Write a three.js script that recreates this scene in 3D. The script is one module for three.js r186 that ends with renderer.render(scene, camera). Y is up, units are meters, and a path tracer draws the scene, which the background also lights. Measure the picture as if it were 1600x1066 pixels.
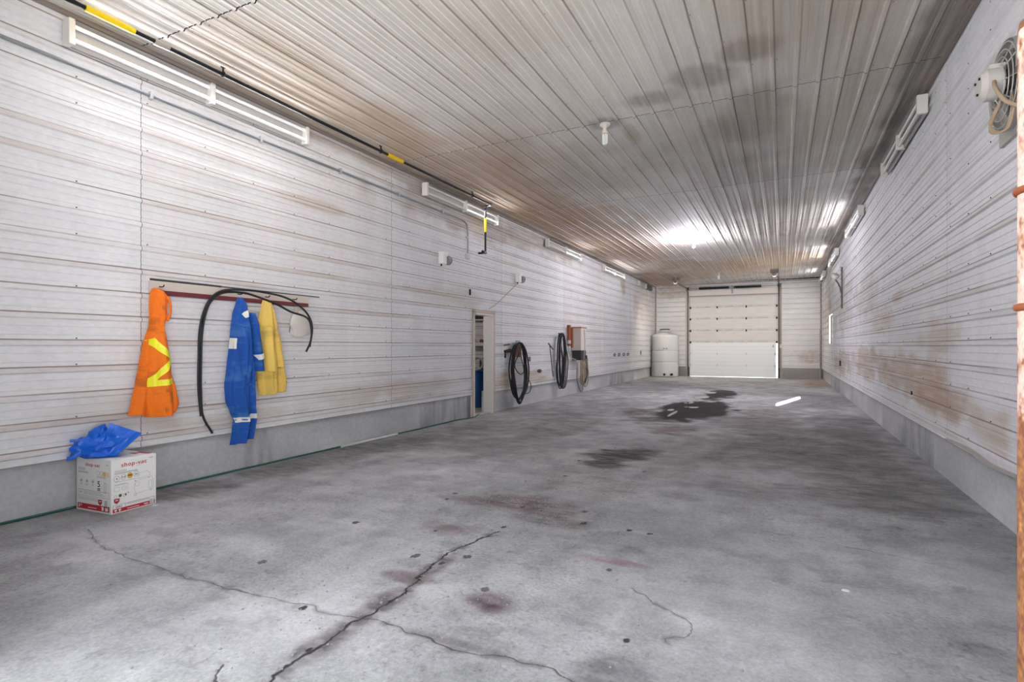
import * as THREE from 'three';
import { RoundedBoxGeometry } from 'three/addons/geometries/RoundedBoxGeometry.js';
import { mergeGeometries } from 'three/addons/utils/BufferGeometryUtils.js';
import { RectAreaLightUniformsLib } from 'three/addons/lights/RectAreaLightUniformsLib.js';

// ---------------------------------------------------------------- camera, sky, sun, exposure
RectAreaLightUniformsLib.init();
const scene = new THREE.Scene();
const FOCAL = 880, FW = 1600, FH = 1066;               // focal length in pixels of the 1600 x 1066 frame
const camera = new THREE.PerspectiveCamera(2 * Math.atan(FH / 2 / FOCAL) * 180 / Math.PI, FW / FH, 0.05, 200);
camera.position.set(0, 1.45, 0);
camera.rotation.y = 25.62 * Math.PI / 180;
camera.setViewOffset(FW, FH, 0, -8, FW, FH);           // lens shifted a little: the horizon lies just under the middle
scene.add(camera);

scene.background = new THREE.Color().setRGB(0.93, 0.97, 1.0);   // hazy pale sky
scene.backgroundIntensity = 2.6;

const sun = new THREE.DirectionalLight(new THREE.Color().setRGB(1, 0.97, 0.94), 230);
sun.position.set(0.71 * 20 + 1, 20, -3.0 * 20 - 20);   // low sun behind the far right corner of the building
sun.target.position.set(1, 0, -20);
sun.castShadow = true;
sun.shadow.camera.left = -40; sun.shadow.camera.right = 40; sun.shadow.camera.top = 40; sun.shadow.camera.bottom = -40; sun.shadow.camera.far = 150;
sun.shadow.mapSize.set(4096, 4096);
scene.add(sun, sun.target);

const renderer = new THREE.WebGLRenderer({ antialias: true });
renderer.toneMapping = THREE.LinearToneMapping;
renderer.toneMappingExposure = 1.32;
renderer.shadowMap.enabled = true;

const TUBE_POWER = 31, BULB_POWER = 15, FLOOD_POWER = 15;   // fluorescent tubes (nits), bulbs and flood lamps (candela)

// ---------------------------------------------------------------- helpers
let seed = 12345;
const rnd = () => { seed = (seed * 1664525 + 1013904223) >>> 0; return seed / 4294967296; };
function hash(ix, iy) { let h = (ix * 374761393 + iy * 668265263) | 0; h = Math.imul(h ^ (h >>> 13), 1274126177); return ((h ^ (h >>> 16)) >>> 0) / 4294967296; }
function vnoise(x, y) {
  const ix = Math.floor(x), iy = Math.floor(y), fx = x - ix, fy = y - iy;
  const u = fx * fx * (3 - 2 * fx), v = fy * fy * (3 - 2 * fy);
  const a = hash(ix, iy), b = hash(ix + 1, iy), c = hash(ix, iy + 1), d = hash(ix + 1, iy + 1);
  return a + (b - a) * u + (c - a) * v + (a - b - c + d) * u * v;
}
function fbm(x, y, o = 4) { let s = 0, a = 0.5, n = 0; for (let i = 0; i < o; i++) { s += a * vnoise(x, y); n += a; a *= 0.5; x = x * 2.03 + 17.3; y = y * 2.03 + 5.1; } return s / n; }
const clamp = (x, a = 0, b = 1) => Math.min(b, Math.max(a, x));
const sstep = (a, b, x) => { const t = clamp((x - a) / (b - a)); return t * t * (3 - 2 * t); };
const mix = (a, b, t) => a + (b - a) * t;
function texture(w, h, fn, srgb = true) {              // fn(u, v) -> [r, g, b] in 0..255
  const d = new Uint8Array(w * h * 4);
  for (let j = 0; j < h; j++) for (let i = 0; i < w; i++) {
    const c = fn((i + 0.5) / w, (j + 0.5) / h), k = (j * w + i) * 4;
    d[k] = clamp(c[0], 0, 255); d[k + 1] = clamp(c[1], 0, 255); d[k + 2] = clamp(c[2], 0, 255); d[k + 3] = 255;
  }
  const t = new THREE.DataTexture(d, w, h);
  t.magFilter = THREE.LinearFilter; t.minFilter = THREE.LinearMipmapLinearFilter; t.generateMipmaps = true;
  t.wrapS = t.wrapT = THREE.RepeatWrapping;
  if (srgb) t.colorSpace = THREE.SRGBColorSpace;
  t.needsUpdate = true; return t;
}
const M = (color, roughness = 0.6, metalness = 0, more = {}) => new THREE.MeshStandardMaterial({ color, roughness, metalness, side: THREE.DoubleSide, ...more });
const V = (x, y, z) => new THREE.Vector3(x, y, z);
const used = {};
function numbered(n) { const k = used[n] = (used[n] ?? -1) + 1; return k ? n + '_' + String(k).padStart(3, '0') : n; }
function part(parent, name, geo, material, kind) {
  const m = new THREE.Mesh(Array.isArray(geo) ? merge(geo) : geo, material);
  m.name = name; m.castShadow = m.receiveShadow = true; if (kind) m.userData.kind = kind; parent.add(m); return m;
}
function thing(name, label, category, pos = [0, 0, 0], group, kind) {
  const g = new THREE.Group(); g.name = numbered(name); g.position.set(...pos); g.userData = { label, category };
  if (group) g.userData.group = group; if (kind) g.userData.kind = kind; scene.add(g); return g;
}
function single(name, label, category, geo, material, pos = [0, 0, 0], group, kind) {
  const m = part(scene, numbered(name), geo, material); m.position.set(...pos); m.userData = { label, category };
  if (group) m.userData.group = group; if (kind) m.userData.kind = kind; return m;
}
function merge(list) {
  return mergeGeometries(list.map((g) => { g = g.index ? g.toNonIndexed() : g; for (const k of Object.keys(g.attributes)) if (!['position', 'normal', 'uv'].includes(k)) g.deleteAttribute(k);
    if (!g.attributes.uv) g.setAttribute('uv', new THREE.Float32BufferAttribute(new Float32Array(g.attributes.position.count * 2), 2)); return g; }));
}
const box = (x0, x1, y0, y1, z0, z1) => new THREE.BoxGeometry(Math.abs(x1 - x0), Math.abs(y1 - y0), Math.abs(z1 - z0)).translate((x0 + x1) / 2, (y0 + y1) / 2, (z0 + z1) / 2);
const rbox = (w, h, d, r = 0.005, x = 0, y = 0, z = 0) => new RoundedBoxGeometry(w, h, d, 2, r).translate(x, y, z);
function cyl(a, b, r, r2 = r, n = 14) {                // cylinder between two points
  const d = b.clone().sub(a), g = new THREE.CylinderGeometry(r2, r, d.length(), n);
  g.applyQuaternion(new THREE.Quaternion().setFromUnitVectors(V(0, 1, 0), d.clone().normalize()));
  const c = a.clone().add(b).multiplyScalar(0.5); return g.translate(c.x, c.y, c.z);
}
const tube = (pts, r, seg = 64, rad = 8, closed = false) => new THREE.TubeGeometry(new THREE.CatmullRomCurve3(pts, closed, 'centripetal'), seg, r, rad, closed);
function lathe(pts, n = 28) { return new THREE.LatheGeometry(pts.map(([r, y]) => new THREE.Vector2(Math.max(r, 0.0001), y)), n); }

// ---------------------------------------------------------------- the room's measures
const XL = -5.66, XR = 1.565, CL = -5.72, CR = 1.625, ZF = -1.25, ZB = -28.2, CURB = 0.47;
const ceilY = (x) => 4.385 + (x - XL) / (XR - XL) * 0.12;
const PITCH = 0.2326, RIB0 = 0.544, CP = 0.2345, CRIB = 1.31;
const SEAMS = [ZF, -3.4, -7.32, -11.27, -15.25, -19.3, -23.2, -27.0, ZB];
const DOOR = { z0: -9.97, z1: -10.81, y: 2.13 }, WIN = { z0: -22.0, z1: -23.4, y0: 1.54, y1: 2.55 };

// profile of the liner sheet: distance of the sheet from its base plane at s, ribs of width ~6 cm each pitch and two small ones between
function profile(s0, s1, pitch, first) {
  const pts = [], k0 = Math.floor((s0 - first) / pitch) - 1, k1 = Math.ceil((s1 - first) / pitch) + 1;
  for (let k = k0; k <= k1; k++) {
    const c = first + k * pitch;
    for (const [o, d] of [[-0.026, 0], [-0.013, 0.02], [0.013, 0.02], [0.026, 0], [0.070, 0], [0.074, 0.006], [0.084, 0.006], [0.088, 0], [pitch - 0.088, 0], [pitch - 0.084, 0.006], [pitch - 0.074, 0.006], [pitch - 0.070, 0]]) pts.push([c + o, d]);
  }
  const at = (s) => { for (let i = 1; i < pts.length; i++) if (pts[i][0] >= s) { const [a, da] = pts[i - 1], [b, db] = pts[i]; return da + (db - da) * (s - a) / (b - a || 1); } return 0; };
  return [[s0, at(s0)], ...pts.filter(([s]) => s > s0 + 1e-4 && s < s1 - 1e-4), [s1, at(s1)]];
}
function sheet(prof, l0, l1, place, uvOf) {            // a ribbed sheet: profile swept from l0 to l1
  const pos = [], uv = [];
  const put = (s, d, l) => { const p = place(s, d, l); pos.push(p.x, p.y, p.z); uv.push(...uvOf(s, l)); };
  for (let i = 1; i < prof.length; i++) {
    const [a, da] = prof[i - 1], [b, db] = prof[i];
    put(a, da, l0); put(a, da, l1); put(b, db, l1); put(a, da, l0); put(b, db, l1); put(b, db, l0);
  }
  const g = new THREE.BufferGeometry();
  g.setAttribute('position', new THREE.Float32BufferAttribute(pos, 3)); g.setAttribute('uv', new THREE.Float32BufferAttribute(uv, 2));
  g.computeVertexNormals(); return g;
}
function grid(a0, a1, lines) { return [a0, ...lines.filter((l) => l > Math.min(a0, a1) + 0.02 && l < Math.max(a0, a1) - 0.02), a1]; }
// cover a wall with sheets: rows between the lap ribs, lengths between the seams, cut round a hole {l0, l1, s0, s1}
function clad(parent, rows, segs, hole, pitch, first, place, uvOf, materials, gap = 0.003) {
  let n = 0;
  for (let r = 0; r + 1 < rows.length; r++) for (let k = 0; k + 1 < segs.length; k++) {
    const s0 = rows[r], s1 = rows[r + 1], a = segs[k], b = segs[k + 1], lo = Math.min(a, b) + gap, hi = Math.max(a, b) - gap;
    const put = (p0, p1, q0, q1) => { if (p1 - p0 > 0.01 && q1 - q0 > 0.01) part(parent, 'steel_sheet', sheet(profile(p0, p1, pitch, first), q0, q1, place, uvOf), materials[(n + r) % materials.length]); };
    if (hole && hole.s0 < s1 && hole.s1 > s0 && hole.l0 < hi && hole.l1 > lo) {
      put(s0, s1, lo, Math.min(hi, hole.l0)); put(s0, s1, Math.max(lo, hole.l1), hi);
      const q0 = Math.max(lo, hole.l0), q1 = Math.min(hi, hole.l1);
      put(s0, Math.min(s1, hole.s0), q0, q1); put(Math.max(s0, hole.s1), s1, q0, q1);
    } else put(s0, s1, lo, hi);
    n++;
  }
}
// ---------------------------------------------------------------- painted and stained surfaces
// a stain: [centre a, centre b, radius a, radius b, [r, g, b], strength]; ragged by noise
function stained(base, list, a, b, freq = 2.2, ga = 9, gb = 23) {
  let [r, g, bl] = base;
  for (const [ca, cb, ra, rb, col, st] of list) {
    const da = (a - ca) / ra, db = (b - cb) / rb, d = Math.hypot(da, db);
    if (d > 1.5) continue;
    const n = fbm(a * freq + ca * 3, b * freq * 1.3 + cb * 7, 4);
    const k = st * sstep(1.05, 0.35, d + (n - 0.5) * 1.1) * (0.5 + 0.8 * vnoise(a * ga, b * gb));
    const t = clamp(k); r = mix(r, col[0], t); g = mix(g, col[1], t); bl = mix(bl, col[2], t);
  }
  return [r, g, bl];
}
const wallLen = ZF - ZB, WALLH = 4.6;
const ribDust = (y, along) => { const q = Math.abs(((y - RIB0) / PITCH + 0.5) % 1 - 0.5) * PITCH; return sstep(0.03, 0.018, q) * sstep(0.35, 0.75, fbm(along * 0.7, Math.round((y - RIB0) / PITCH) * 3.7, 3)); };
// thin broken line at each rib's upper foot: dirt, with rib contrast painted in
const ribLine = (y, along) => { const k = Math.round((y - RIB0) / PITCH), q = Math.abs(y - RIB0 - k * PITCH - 0.03 - 0.002 * vnoise(along * 3, k)); return sstep(0.0075, 0.003, q) * (0.35 + 0.65 * sstep(0.25, 0.6, fbm(along * 0.9 + k * 5.3, k * 2.1, 3))); };
const leftStains = [
  [-5.7, 3.36, 0.9, 0.09, [186, 168, 146], 0.5], [-9.9, 3.95, 3.2, 0.42, [150, 132, 120], 0.55], [-13.5, 4.1, 4.0, 0.35, [150, 134, 122], 0.5], [-6.5, 4.28, 3.2, 0.16, [160, 142, 128], 0.5],
  [-21.9, 3.85, 0.5, 0.5, [158, 134, 112], 0.5], [-11.5, 0.66, 0.7, 0.22, [176, 152, 122], 0.6], [-13.2, 0.66, 0.9, 0.2, [178, 156, 128], 0.5], [-9.2, 2.4, 2.2, 0.25, [188, 170, 158], 0.4],
  [-3.4, 0.85, 1.0, 0.3, [178, 166, 156], 0.35], [-7.6, 0.75, 2.5, 0.22, [182, 166, 152], 0.4], [-4.6, 0.62, 1.2, 0.14, [176, 160, 146], 0.45], [-25.5, 3.3, 2.2, 0.9, [176, 160, 152], 0.4]];
const rightStains = [
  [-9.4, 1.05, 2.4, 0.36, [176, 148, 122], 0.62], [-7.6, 0.86, 1.9, 0.25, [170, 140, 114], 0.62], [-7.9, 1.55, 1.1, 0.24, [186, 164, 144], 0.5], [-13.5, 1.1, 2.8, 0.38, [166, 144, 126], 0.6],
  [-6.0, 0.75, 0.7, 0.22, [178, 152, 128], 0.55], [-19.0, 0.95, 4.0, 0.45, [158, 138, 124], 0.6], [-11.5, 1.9, 1.6, 0.3, [188, 172, 158], 0.45], [-13.5, 2.5, 2.5, 0.5, [178, 166, 156], 0.4],
  [-18.5, 2.6, 3.5, 1.0, [168, 154, 146], 0.45], [-24.5, 3.0, 3.0, 1.3, [160, 146, 138], 0.5], [-10.0, 2.2, 0.6, 0.12, [182, 162, 142], 0.5]];
function wallMap(list) {
  return texture(2048, 1024, (u, v) => {
    const z = ZF - u * wallLen, y = v * WALLH;
    const m = fbm(z * 0.6, y * 1.4, 3), f = vnoise(z * 30, y * 60), st = fbm(z * 5, y * 0.5, 3);
    const k = (m - 0.5) * 16 + (f - 0.5) * 9 + (st - 0.5) * 10;
    let c = [228 + k, 228 + k, 231 + k];
    const d = ribDust(y, z) * 0.3, gq = ribLine(y, z) * 0.75; c = [mix(c[0], 176, d), mix(c[1], 158, d), mix(c[2], 146, d)];
    c = stained(c, list, z, y, 2.0, 1.6, 38); return [mix(c[0], 112, gq), mix(c[1], 96, gq), mix(c[2], 86, gq)];
  });
}
const sheetMat = (map, color = 0xffffff, roughness = 0.6) => new THREE.MeshStandardMaterial({ map, color, roughness, metalness: 0.0, side: THREE.DoubleSide });
const leftMap = wallMap(leftStains), rightMap = wallMap(rightStains);
const leftMats = [sheetMat(leftMap), sheetMat(leftMap, 0xfbf9f8), sheetMat(leftMap, 0xf7f8fa)];
const rightMats = [sheetMat(rightMap), sheetMat(rightMap, 0xfafafc), sheetMat(rightMap, 0xfdfdfd)];
const backMap = texture(512, 1024, (u, v) => { const a = u * 7.3, b = v * 4.6, k = (fbm(a * 1.3, b * 2, 3) - 0.5) * 22 + (vnoise(a * 30, b * 60) - 0.5) * 8; const gq = ribLine(b, a) * 0.85, c = stained([226 + k, 226 + k, 228 + k], [[1.2, 4.1, 1.6, 0.4, [176, 160, 146], 0.5], [6.8, 1.0, 1.0, 0.35, [176, 160, 150], 0.5]], a, b); return [mix(c[0], 100, gq), mix(c[1], 86, gq), mix(c[2], 78, gq)]; });  // rib lines painted dark, standing in for weak shading of the ribs
const backMats = [sheetMat(backMap), sheetMat(backMap, 0xf8f6f6)];
const BR = [180, 150, 122], GR = [158, 151, 148], TN = [202, 186, 166];
const ceilStainsAndTints = [
  [-4.9, -10.2, 1.9, 5.0, BR, 0.66], [-5.2, -6.6, 0.9, 3.0, TN, 0.6], [-4.6, -14.0, 2.0, 4.5, BR, 0.55], [-4.4, -19.0, 2.0, 5.0, BR, 0.5], [-3.6, -8.8, 1.6, 2.6, TN, 0.4], [-4.9, -4.4, 1.0, 1.6, TN, 0.5],
  [-0.85, -6.55, 0.42, 0.36, [112, 106, 104], 0.38], [-1.5, -6.9, 0.5, 0.3, [120, 115, 114], 0.34], [-0.3, -6.2, 0.35, 0.3, [120, 108, 96], 0.45], [-2.9, -9.4, 1.4, 1.8, GR, 0.2], [-1.0, -9.3, 1.4, 2.4, GR, 0.28], [-0.5, -11.8, 1.6, 2.6, GR, 0.24], [-0.4, -8.2, 0.6, 1.5, [130, 114, 98], 0.4],
  [0.3, -5.2, 1.3, 2.2, TN, 0.45], [-2.4, -4.6, 1.6, 1.2, TN, 0.25], [0.7, -8.2, 0.9, 2.6, TN, 0.4], [1.38, -7.2, 0.22, 3.0, [124, 118, 116], 0.6], [1.36, -11.5, 0.25, 3.4, [124, 116, 112], 0.55], [1.3, -17, 0.3, 5.5, [128, 118, 110], 0.5],
  [-2.2, -15.0, 2.2, 3.0, GR, 0.15], [0.2, -14.5, 1.5, 3.4, [160, 148, 136], 0.3], [-0.2, -22.2, 2.2, 3.4, [206, 174, 132], 0.6], [-2.6, -23.5, 2.4, 3.4, [186, 158, 128], 0.55], [-4.8, -25.0, 1.4, 3.4, [160, 130, 104], 0.6], [-2.14, -7.35, 0.28, 0.28, [120, 112, 110], 0.45], [-1.9, -7.9, 0.14, 0.5, [160, 138, 114], 0.4]];  // includes a yellowish tint patch ahead of the right flood lamp
const ceilMap = texture(2048, 1024, (u, v) => {
  const x = XL + u * (XR - XL), z = ZF - v * wallLen;
  const row = Math.round((x - CRIB) / CP), tone = (hash(Math.floor((row + 2) / 4), 3 + SEAMS.findIndex((s) => s < z)) - 0.5) * 12;
  const k = tone + (fbm(x * 1.1, z * 0.4, 3) - 0.5) * 26 + (fbm(x * 26, z * 0.8, 2) - 0.5) * 22 + (vnoise(x * 70, z * 30) - 0.5) * 8;
  const q = Math.abs(x - CRIB - row * CP - 0.026 - 0.003 * vnoise(z * 2, row)), gq = 0.6 * sstep(0.009, 0.004, q) * (0.4 + 0.6 * sstep(0.3, 0.6, fbm(z * 0.5 + row * 3.1, row, 3)));  // dark line beside each rib: dirt, with the weak rib contrast painted in
  const c = stained([234 + k, 231 + k, 228 + k], ceilStainsAndTints, x, z, 0.9, 24, 0.7); return [mix(c[0], 104, gq), mix(c[1], 90, gq), mix(c[2], 80, gq)];
});
const ceilMats = [sheetMat(ceilMap, 0xffffff, 0.75), sheetMat(ceilMap, 0xfbf8f5, 0.75), sheetMat(ceilMap, 0xf8f7f6, 0.75)];
const concreteMap = texture(1024, 256, (u, v) => { const a = u * 12, b = v * 3; const k = (fbm(a, b * 2, 4) - 0.5) * 46 + (vnoise(a * 40, b * 40) - 0.5) * 14 - 34 * sstep(0.62, 0.75, fbm(a * 1.4 + 9, b * 0.6, 3)) * vnoise(a * 14, b * 2); return [192 + k, 193 + k, 196 + k]; });
const concrete = new THREE.MeshStandardMaterial({ map: concreteMap, roughness: 0.9, bumpMap: concreteMap, bumpScale: 0.004 });
const core = M(0x4c4a48, 0.95);
const trimMat = M(0xb9b0aa, 0.5), darkTrim = M(0x8d817a, 0.5), white = M(0xdedcd8, 0.45), blackSteel = M(0x16171a, 0.5, 0.3), galv = M(0x9aa0a6, 0.42, 0.55), rubber = M(0x1c1d20, 0.62);

// ---------------------------------------------------------------- floor
const FB = [162, 162, 165], gB = [106, 104, 106], oil = [34, 32, 33], red = [96, 76, 80], pale = [186, 186, 190];
const floorStains = [
  [-5.25, -5.4, 0.5, 2.4, gB, 0.6], [-5.0, -7.4, 0.7, 1.6, gB, 0.6], [-5.35, -3.7, 0.35, 0.6, gB, 0.7], [-4.2, -9.5, 1.6, 2.0, gB, 0.5], [-3.6, -7.2, 1.4, 1.0, gB, 0.3],
  [-1.51, -2.83, 0.22, 0.16, [84, 66, 72], 0.75], [-2.1, -2.92, 0.26, 0.1, red, 0.7], [-2.0, -4.7, 0.6, 0.35, red, 0.6], [-1.75, -4.35, 0.45, 0.2, [108, 100, 102], 0.55], [-2.36, -3.8, 0.35, 0.22, red, 0.4], [-2.6, -4.6, 0.4, 0.2, red, 0.5], [-1.0, -3.72, 0.3, 0.06, [136, 104, 110], 0.5],
  [-1.9, -7.5, 0.5, 0.75, [62, 56, 54], 0.8], [-1.95, -6.7, 0.45, 0.25, [70, 64, 64], 0.7], [-1.75, -13.4, 0.85, 2.0, oil, 1.0], [-2.2, -11.2, 0.7, 0.7, [62, 54, 54], 0.7], [-2.8, -12.4, 0.6, 0.9, [80, 70, 70], 0.7], [-1.7, -10.0, 0.5, 0.8, [92, 80, 78], 0.6], [-1.6, -17.5, 0.5, 1.6, oil, 0.8],
  [0.2, -9.0, 1.4, 2.2, gB, 0.6], [0.9, -7.0, 0.8, 1.3, gB, 0.6], [0.1, -6.2, 1.5, 0.5, gB, 0.4], [-0.3, -12.5, 1.0, 2.5, [104, 96, 94], 0.6], [1.0, -11.5, 0.7, 3.5, gB, 0.6], [-3.8, -13.5, 1.3, 3.5, gB, 0.5], [0.8, -17.0, 1.0, 4.0, gB, 0.45], [-4.2, -20.0, 1.5, 5.0, gB, 0.5], [-1.5, -22.0, 2.0, 4.0, [120, 120, 122], 0.4],
  [1.15, -24.8, 0.6, 2.6, [138, 114, 90], 0.75], [-0.65, -2.42, 0.22, 0.2, [104, 104, 108], 0.55], [0.86, -3.4, 0.18, 0.12, [110, 108, 108], 0.5], [-1.2, -7.9, 0.25, 2.4, [142, 130, 126], 0.35], [-0.8, -9.5, 0.2, 3.0, [140, 130, 126], 0.35],
  [-2.03, -2.55, 0.12, 0.35, [92, 84, 86], 0.6], [-2.02, -2.1, 0.14, 0.3, [96, 88, 90], 0.5], [-2.05, -3.1, 0.1, 0.4, [96, 88, 90], 0.5], [-1.5, -2.36, 0.5, 0.05, [100, 92, 94], 0.4], [-3.6, -2.9, 0.7, 0.16, pale, 0.5], [-3.2, -3.6, 0.8, 0.2, pale, 0.45], [-2.9, -5.6, 0.9, 0.35, pale, 0.4], [-0.2, -3.0, 0.8, 0.3, pale, 0.35], [-1.8, -5.6, 0.6, 0.7, [168, 158, 160], 0.45], [-4.2, -2.2, 0.5, 0.14, pale, 0.4]];
const spots = []; for (let i = 0; i < 26; i++) spots.push([mix(-3.2, -0.6, rnd()), -2 - 5.5 * rnd() * rnd() - rnd(), 0.012 + 0.022 * rnd(), 0.55 + 0.4 * rnd()]);
const cracks = [  // [points, half width, strength]
  [[[-1.99, -3.91], [-2.06, -3.6], [-2.11, -3.36], [-2.07, -3.1], [-2.03, -2.86], [-1.99, -2.51], [-2.02, -2.33], [-2.02, -2.15], [-2.03, -1.95], [-2.0, -1.7], [-2.04, -1.3]], 0.010, 0.9],
  [[[-4.95, -2.55], [-4.76, -2.48], [-4.3, -2.37], [-3.8, -2.33], [-3.31, -2.3], [-2.87, -2.31], [-2.43, -2.34], [-2.15, -2.33], [-2.02, -2.33]], 0.0045, 0.5],
  [[[-2.02, -2.33], [-1.93, -2.38], [-1.62, -2.34], [-1.37, -2.3], [-1.16, -2.34], [-0.97, -2.35], [-0.8, -2.32], [-0.3, -2.3]], 0.005, 0.65],
  [[[-0.82, -3.36], [-0.72, -3.27], [-0.62, -3.2], [-0.43, -3.08], [-0.44, -2.95], [-0.52, -2.8]], 0.004, 0.5],
  [[[-0.14, -4.83], [0.1, -4.8], [0.33, -4.74], [0.71, -4.64], [1.04, -4.55]], 0.003, 0.35],
  [[[-2.3, -1.75], [-2.2, -1.62], [-2.05, -1.52], [-1.95, -1.3]], 0.006, 0.7]];
function crackAt(x, z) {
  let best = 0; const wx = x + (vnoise(x * 14, z * 14) - 0.5) * 0.05 + (vnoise(x * 50, z * 50) - 0.5) * 0.016, wz = z + (vnoise(x * 14 + 40, z * 14) - 0.5) * 0.05;
  for (const [p, w, s] of cracks) for (let i = 1; i < p.length; i++) {
    const [ax, az] = p[i - 1], [bx, bz] = p[i];
    if (x < Math.min(ax, bx) - 0.2 || x > Math.max(ax, bx) + 0.2 || z < Math.min(az, bz) - 0.2 || z > Math.max(az, bz) + 0.2) continue;
    const dx = bx - ax, dz = bz - az, t = clamp(((wx - ax) * dx + (wz - az) * dz) / (dx * dx + dz * dz)), d = Math.hypot(wx - ax - t * dx, wz - az - t * dz);
    best = Math.max(best, s * sstep(w * 1.3, w * 0.35, d), 0.4 * s * sstep(w * 9, w, d) * sstep(0.45, 0.7, vnoise(x * 16, z * 16)));
  }
  return best;
}
const oilAt = (x, z) => { const n = fbm(x * 2.4, z * 1.1, 4) - 0.5; return clamp(sstep(0.95, 0.7, Math.hypot((x + 1.8) / 0.88, (z + 13.7) / 2.7) + n * 0.8) + 0.7 * sstep(0.92, 0.7, Math.hypot((x + 1.75) / 0.5, (z + 18.2) / 1.8) + n * 0.9)); };
const wetSpots = [[-1.65, -20.65, 0.6, 0.3], [-2.02, -18.35, 0.22, 0.35], [-2.05, -16.65, 0.26, 0.5], [-2.13, -14.9, 0.14, 0.25], [-1.95, -13.8, 0.2, 0.2], [-2.28, -13.05, 0.09, 0.22], [-2.12, -12.3, 0.05, 0.7]];
const puddle = (x, z) => { let w = 0; const n = fbm(x * 5, z * 2.5, 3) - 0.5; for (const [cx, cz, rx, rz] of wetSpots) w = Math.max(w, sstep(1.0, 0.8, Math.hypot((x - cx) / rx, (z - cz) / rz) + n * 0.9)); return w; };
function coarse(w, h, fn) {                            // fn on a coarse grid, read back smoothly
  const d = new Float32Array((w + 1) * (h + 1) * 3), o = [0, 0, 0];
  for (let j = 0; j <= h; j++) for (let i = 0; i <= w; i++) d.set(fn(i / w, j / h), (j * (w + 1) + i) * 3);
  return (u, v) => { const x = Math.min(u * w, w - 1e-3), y = Math.min(v * h, h - 1e-3), i = x | 0, j = y | 0, fx_ = x - i, fy = y - j, k = (j * (w + 1) + i) * 3, r = (w + 1) * 3;
    for (let c = 0; c < 3; c++) o[c] = mix(mix(d[k + c], d[k + 3 + c], fx_), mix(d[k + r + c], d[k + r + 3 + c], fx_), fy); return o; };
}
function floorColor(x, z, under) {
  const a = fbm(x * 0.9 + 3, z * 0.7, 3) - 0.5, b = fbm(x * 5, z * 3.2, 3) - 0.5, c = vnoise(x * 60, z * 60) - 0.5, e = fbm(x * 2.2, z * 8, 3) - 0.5, f = vnoise(x * 150, z * 150) - 0.5;
  const sc = sstep(0.6, 0.78, fbm(x * 4.1 + 30, z * 6.5 + 3, 4)) * 12, gr = sstep(0.72, 0.95, vnoise(x * 42 + 9, z * 42)) * 16 * sstep(0.42, 0.62, fbm(x * 1.2 + 8, z * 1.2, 2));
  const k = a * 44 + b * 36 + c * 14 + e * 16 + f * 18 - sc - gr;
  const m = 1 + k / 150; let col = [under[0] * m, under[1] * m, under[2] * m];
  if (z > -9) for (const [sx, sz, r, s] of spots) { const d = Math.hypot(x - sx, (z - sz) * 0.8); if (d < r * 1.5) { const t = s * sstep(r * 1.1, r * 0.6, d + (vnoise(x * 60, z * 60) - 0.5) * r * 0.5); col = [mix(col[0], 60, t), mix(col[1], 57, t), mix(col[2], 58, t)]; } }
  const q = z > -5.2 ? crackAt(x, z) : 0; if (q > 0) col = [mix(col[0], 50, q), mix(col[1], 45, q), mix(col[2], 46, q)];
  const w = z < -10 && z > -22 ? Math.max(oilAt(x, z), puddle(x, z)) : 0; return [mix(col[0], 26, w), mix(col[1], 25, w), mix(col[2], 26, w)];
}
const ZM = -9.2, NEARL = ZF + 0.35 - ZM;
const fx = (u) => CL + u * (CR - CL);
const under = (x, z) => stained([FB[0], FB[1], FB[2]], floorStains, x, z, 2.6);
const nearUnder = coarse(512, 512, (u, v) => under(fx(u), ZF + 0.35 - v * NEARL)), farUnder = coarse(400, 800, (u, v) => under(fx(u), ZM - v * (ZM - ZB)));
const nearMap = texture(2048, 2048, (u, v) => floorColor(fx(u), ZF + 0.35 - v * NEARL, nearUnder(u, v)));
const nearBump = texture(1024, 1024, (u, v) => { const x = fx(u), z = ZF + 0.35 - v * NEARL; const g = 150 + (fbm(x * 7, z * 7, 4) - 0.5) * 110 + (vnoise(x * 90, z * 90) - 0.5) * 90 * sstep(0.4, 0.7, fbm(x * 1.5 + 20, z * 1.5, 3)) - (z > -5.2 ? 140 * crackAt(x, z) : 0); return [g, g, g]; }, false);
const farMap = texture(1024, 2048, (u, v) => floorColor(fx(u), ZM - v * (ZM - ZB), farUnder(u, v)));
const farRough = texture(512, 2048, (u, v) => { const x = fx(u), z = ZM - v * (ZM - ZB), w = z < -10 && z > -22 ? puddle(x, z) : 0, g = mix(225 + (fbm(x * 3, z * 2, 3) - 0.5) * 50, 8, w); return [g, g, g]; }, false);
function slab(name, z0, z1, material, label) {
  const g = box(CL - 0.2, CR + 0.2, -0.15, 0, z1, z0), p = g.attributes.position, n = g.attributes.normal, uv = g.attributes.uv;
  for (let i = 0; i < p.count; i++) if (n.getY(i) > 0.5) uv.setXY(i, (p.getX(i) - CL) / (CR - CL), (z0 - p.getZ(i)) / (z0 - z1));
  return g;
}
const floor = thing('floor', 'worn grey concrete floor with cracks, dust and dark oil stains', 'floor', [0, 0, 0], null, 'structure');
part(floor, 'concrete_slab', slab('', ZF + 0.35, ZM), new THREE.MeshPhysicalMaterial({ map: nearMap, bumpMap: nearBump, bumpScale: 0.012, roughness: 0.92, specularIntensity: 0.45 })).userData.label = 'cracked dusty slab near the entrance';
part(floor, 'concrete_slab', slab('', ZM, ZB - 0.3), new THREE.MeshPhysicalMaterial({ map: farMap, roughnessMap: farRough, roughness: 1, specularIntensity: 0.45 })).userData.label = 'far slab with the wet oily patch';
const crumbGeo = []; 
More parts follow.
